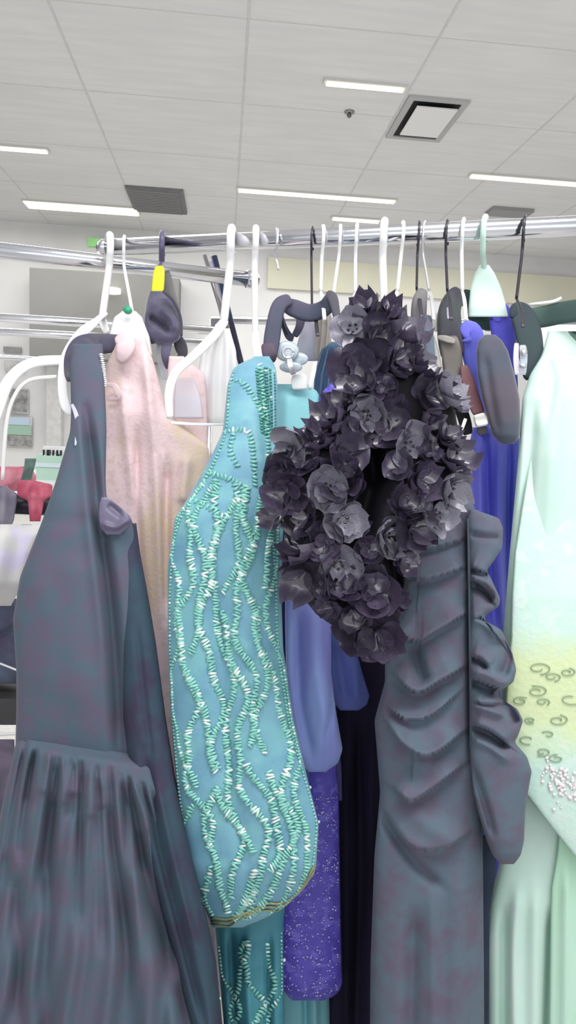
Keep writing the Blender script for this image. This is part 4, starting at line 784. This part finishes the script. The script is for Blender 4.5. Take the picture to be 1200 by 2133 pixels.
def petal_mesh(seed, rad, MM, kind):
    r = random.Random(seed); M_ = MB()
    npet = r.randint(3, 5)
    def petal(a, R, tilt, cup, curl, wid):
        n, mm = 9, 8; V = []
        for i in range(n):
            t = i/(n-1)
            for j in range(mm):
                s = 2*j/(mm-1)-1
                w = wid*R*math.sin(math.pi*(.12+.80*t))**.75
                x = t*R; y = s*w; z = cup*R*(s*s)*.55+tilt*t*R+curl*R*max(0, t-.6)**2*4+.05*R*math.sin(7*s+3*t+seed+a)
                V.append((x*math.cos(a)-y*math.sin(a), x*math.sin(a)+y*math.cos(a), z))
        Fc = [(i*mm+j, i*mm+j+1, (i+1)*mm+j+1, (i+1)*mm+j) for i in range(n-1) for j in range(mm-1)]
        M_.add(V, Fc)
    for k in range(npet): petal(2*math.pi*k/npet+r.uniform(-.3, .3), rad*r.uniform(.85, 1.15), r.uniform(.05, .5), r.uniform(.3, .9), r.uniform(.2, 1.1), r.uniform(.7, .95))
    for k in range(2): petal(2*math.pi*k/3+r.uniform(-.5, .5), rad*r.uniform(.5, .65), r.uniform(.7, 1.2), r.uniform(.7, 1.2), r.uniform(0, .5), .7)
    me = bpy.data.meshes.new('flower'); me.from_pydata(M_.V, [], M_.F); me.update(); me.polygons.foreach_set('use_smooth', [True]*len(me.polygons)); me.materials.append(MM)
    return me
PM = [petal_mesh(s, 1, PET[[0, 1, 0, 1, 2, 0, 2][s]], 0) for s in range(7)]
CEN = MB()
for k in range(5):
    a = 2*math.pi*k/5; CEN.add(IV*.085+np.array([.22*math.cos(a), .22*math.sin(a), .25]), IF)
cm = bpy.data.meshes.new('bead_centre'); cm.from_pydata(CEN.V, [], CEN.F); cm.materials.append(mat('jet_bead', (22, 20, 26), rough=.1, spec=1)); cm.update()
r = random.Random(21); placed = []
light_spots = [(762, 862), (848, 928), (712, 1078), (905, 1075), (800, 1115), (705, 1172), (682, 1015), (612, 935), (926, 832), (735, 688), (935, 1010)]
cand = [(x, y, 4 if i % 2 else 6, 46) for i, (x, y) in enumerate(light_spots)]
tries = 0
while len(cand) < 100 and tries < 8000:
    tries += 1
    y = r.uniform(640, 1322); xl = np.interp(y, fc.y, fc.R[0]); xr = np.interp(y, fc.y, fc.R[1]); x = r.uniform(xl+20, xr-20)
    if (x-772)**2/44**2+(y-985)**2/105**2 < 1: continue
    if 802 < x < 835 and 1150 < y < 1250: continue
    if min((x-c[0])**2+(y-c[1])**2 for c in cand) < 43**2: continue
    cand.append((x, y, r.choice((0, 1, 2, 3, 5)), r.choice((30, 36, 42, 50, 54))))
Rm = Matrix(((RR[0], UU[0], -FF[0]), (RR[1], UU[1], -FF[1]), (RR[2], UU[2], -FF[2])))
for x, y, v, rad in cand[:100]:
    D = float(fc.front(np.array(x), np.array(y), .004)); o = bpy.data.objects.new('flower', PM[v]); COL.objects.link(o); o.parent = g
    c = P(x, y, D); o.location = tuple(c-np.array(g.location))
    xl = np.interp(y, fc.y, fc.R[0]); xr = np.interp(y, fc.y, fc.R[1]); q = (2*(x-xl)/(xr-xl)-1)
    e = Matrix.Rotation(q*.7+r.uniform(-.5, .5), 3, 'Y') @ Matrix.Rotation(r.uniform(-.7, .5), 3, 'X') @ Matrix.Rotation(r.uniform(0, 6.28), 3, 'Z')
    o.rotation_euler = (Rm @ e).to_euler(); s = rad*D/F; o.scale = (s, s*r.uniform(.8, 1), s*r.uniform(.7, 1.1))
    if v in (4, 6):
        o['label'] = 'flower with paler grey petals'
        b = bpy.data.objects.new('bead_centre', cm); COL.objects.link(b); b.parent = o
# ------------------------------------------------------------------ lights
W = bpy.data.worlds.new('world'); SC.world = W; W.use_nodes = True
W.node_tree.nodes['Background'].inputs[0].default_value = (.93, .96, 1, 1); W.node_tree.nodes['Background'].inputs[1].default_value = .85
def area(name, loc, rot, sx, sy, e, col=(1, 1, 1)):
    l = bpy.data.lights.new(name, 'AREA'); l.shape = 'RECTANGLE'; l.size = sx; l.size_y = sy; l.energy = e; l.color = col
    o = bpy.data.objects.new(name, l); COL.objects.link(o); o.location = loc; o.rotation_euler = rot; return o
area('store_light', (0.8, .1, CZ-.1), (0, 0, 0), 3.5, .8, 90, (1, .99, .96))
area('store_light', (-3, 5, CZ-.1), (0, 0, 0), 5, 2, 105, (1, .99, .96))
area('store_light', (4, 5, CZ-.1), (0, 0, 0), 5, 2, 105, (1, .99, .96))
area('added_uplight', (0.5, -1.2, 1.9), (math.radians(150), 0, 0), 5, 1.5, 85)  # added fill behind the camera to brighten the ceiling, no store fitting
area('store_light', (0, 8.5, CZ-.1), (0, 0, 0), 8, 2, 120, (1, .99, .96))
SC.view_settings.view_transform = 'Standard'; SC.view_settings.look = 'None'; SC.view_settings.exposure = 0; SC.view_settings.gamma = 1
SC.cycles.max_bounces = 6; SC.cycles.use_denoising = True
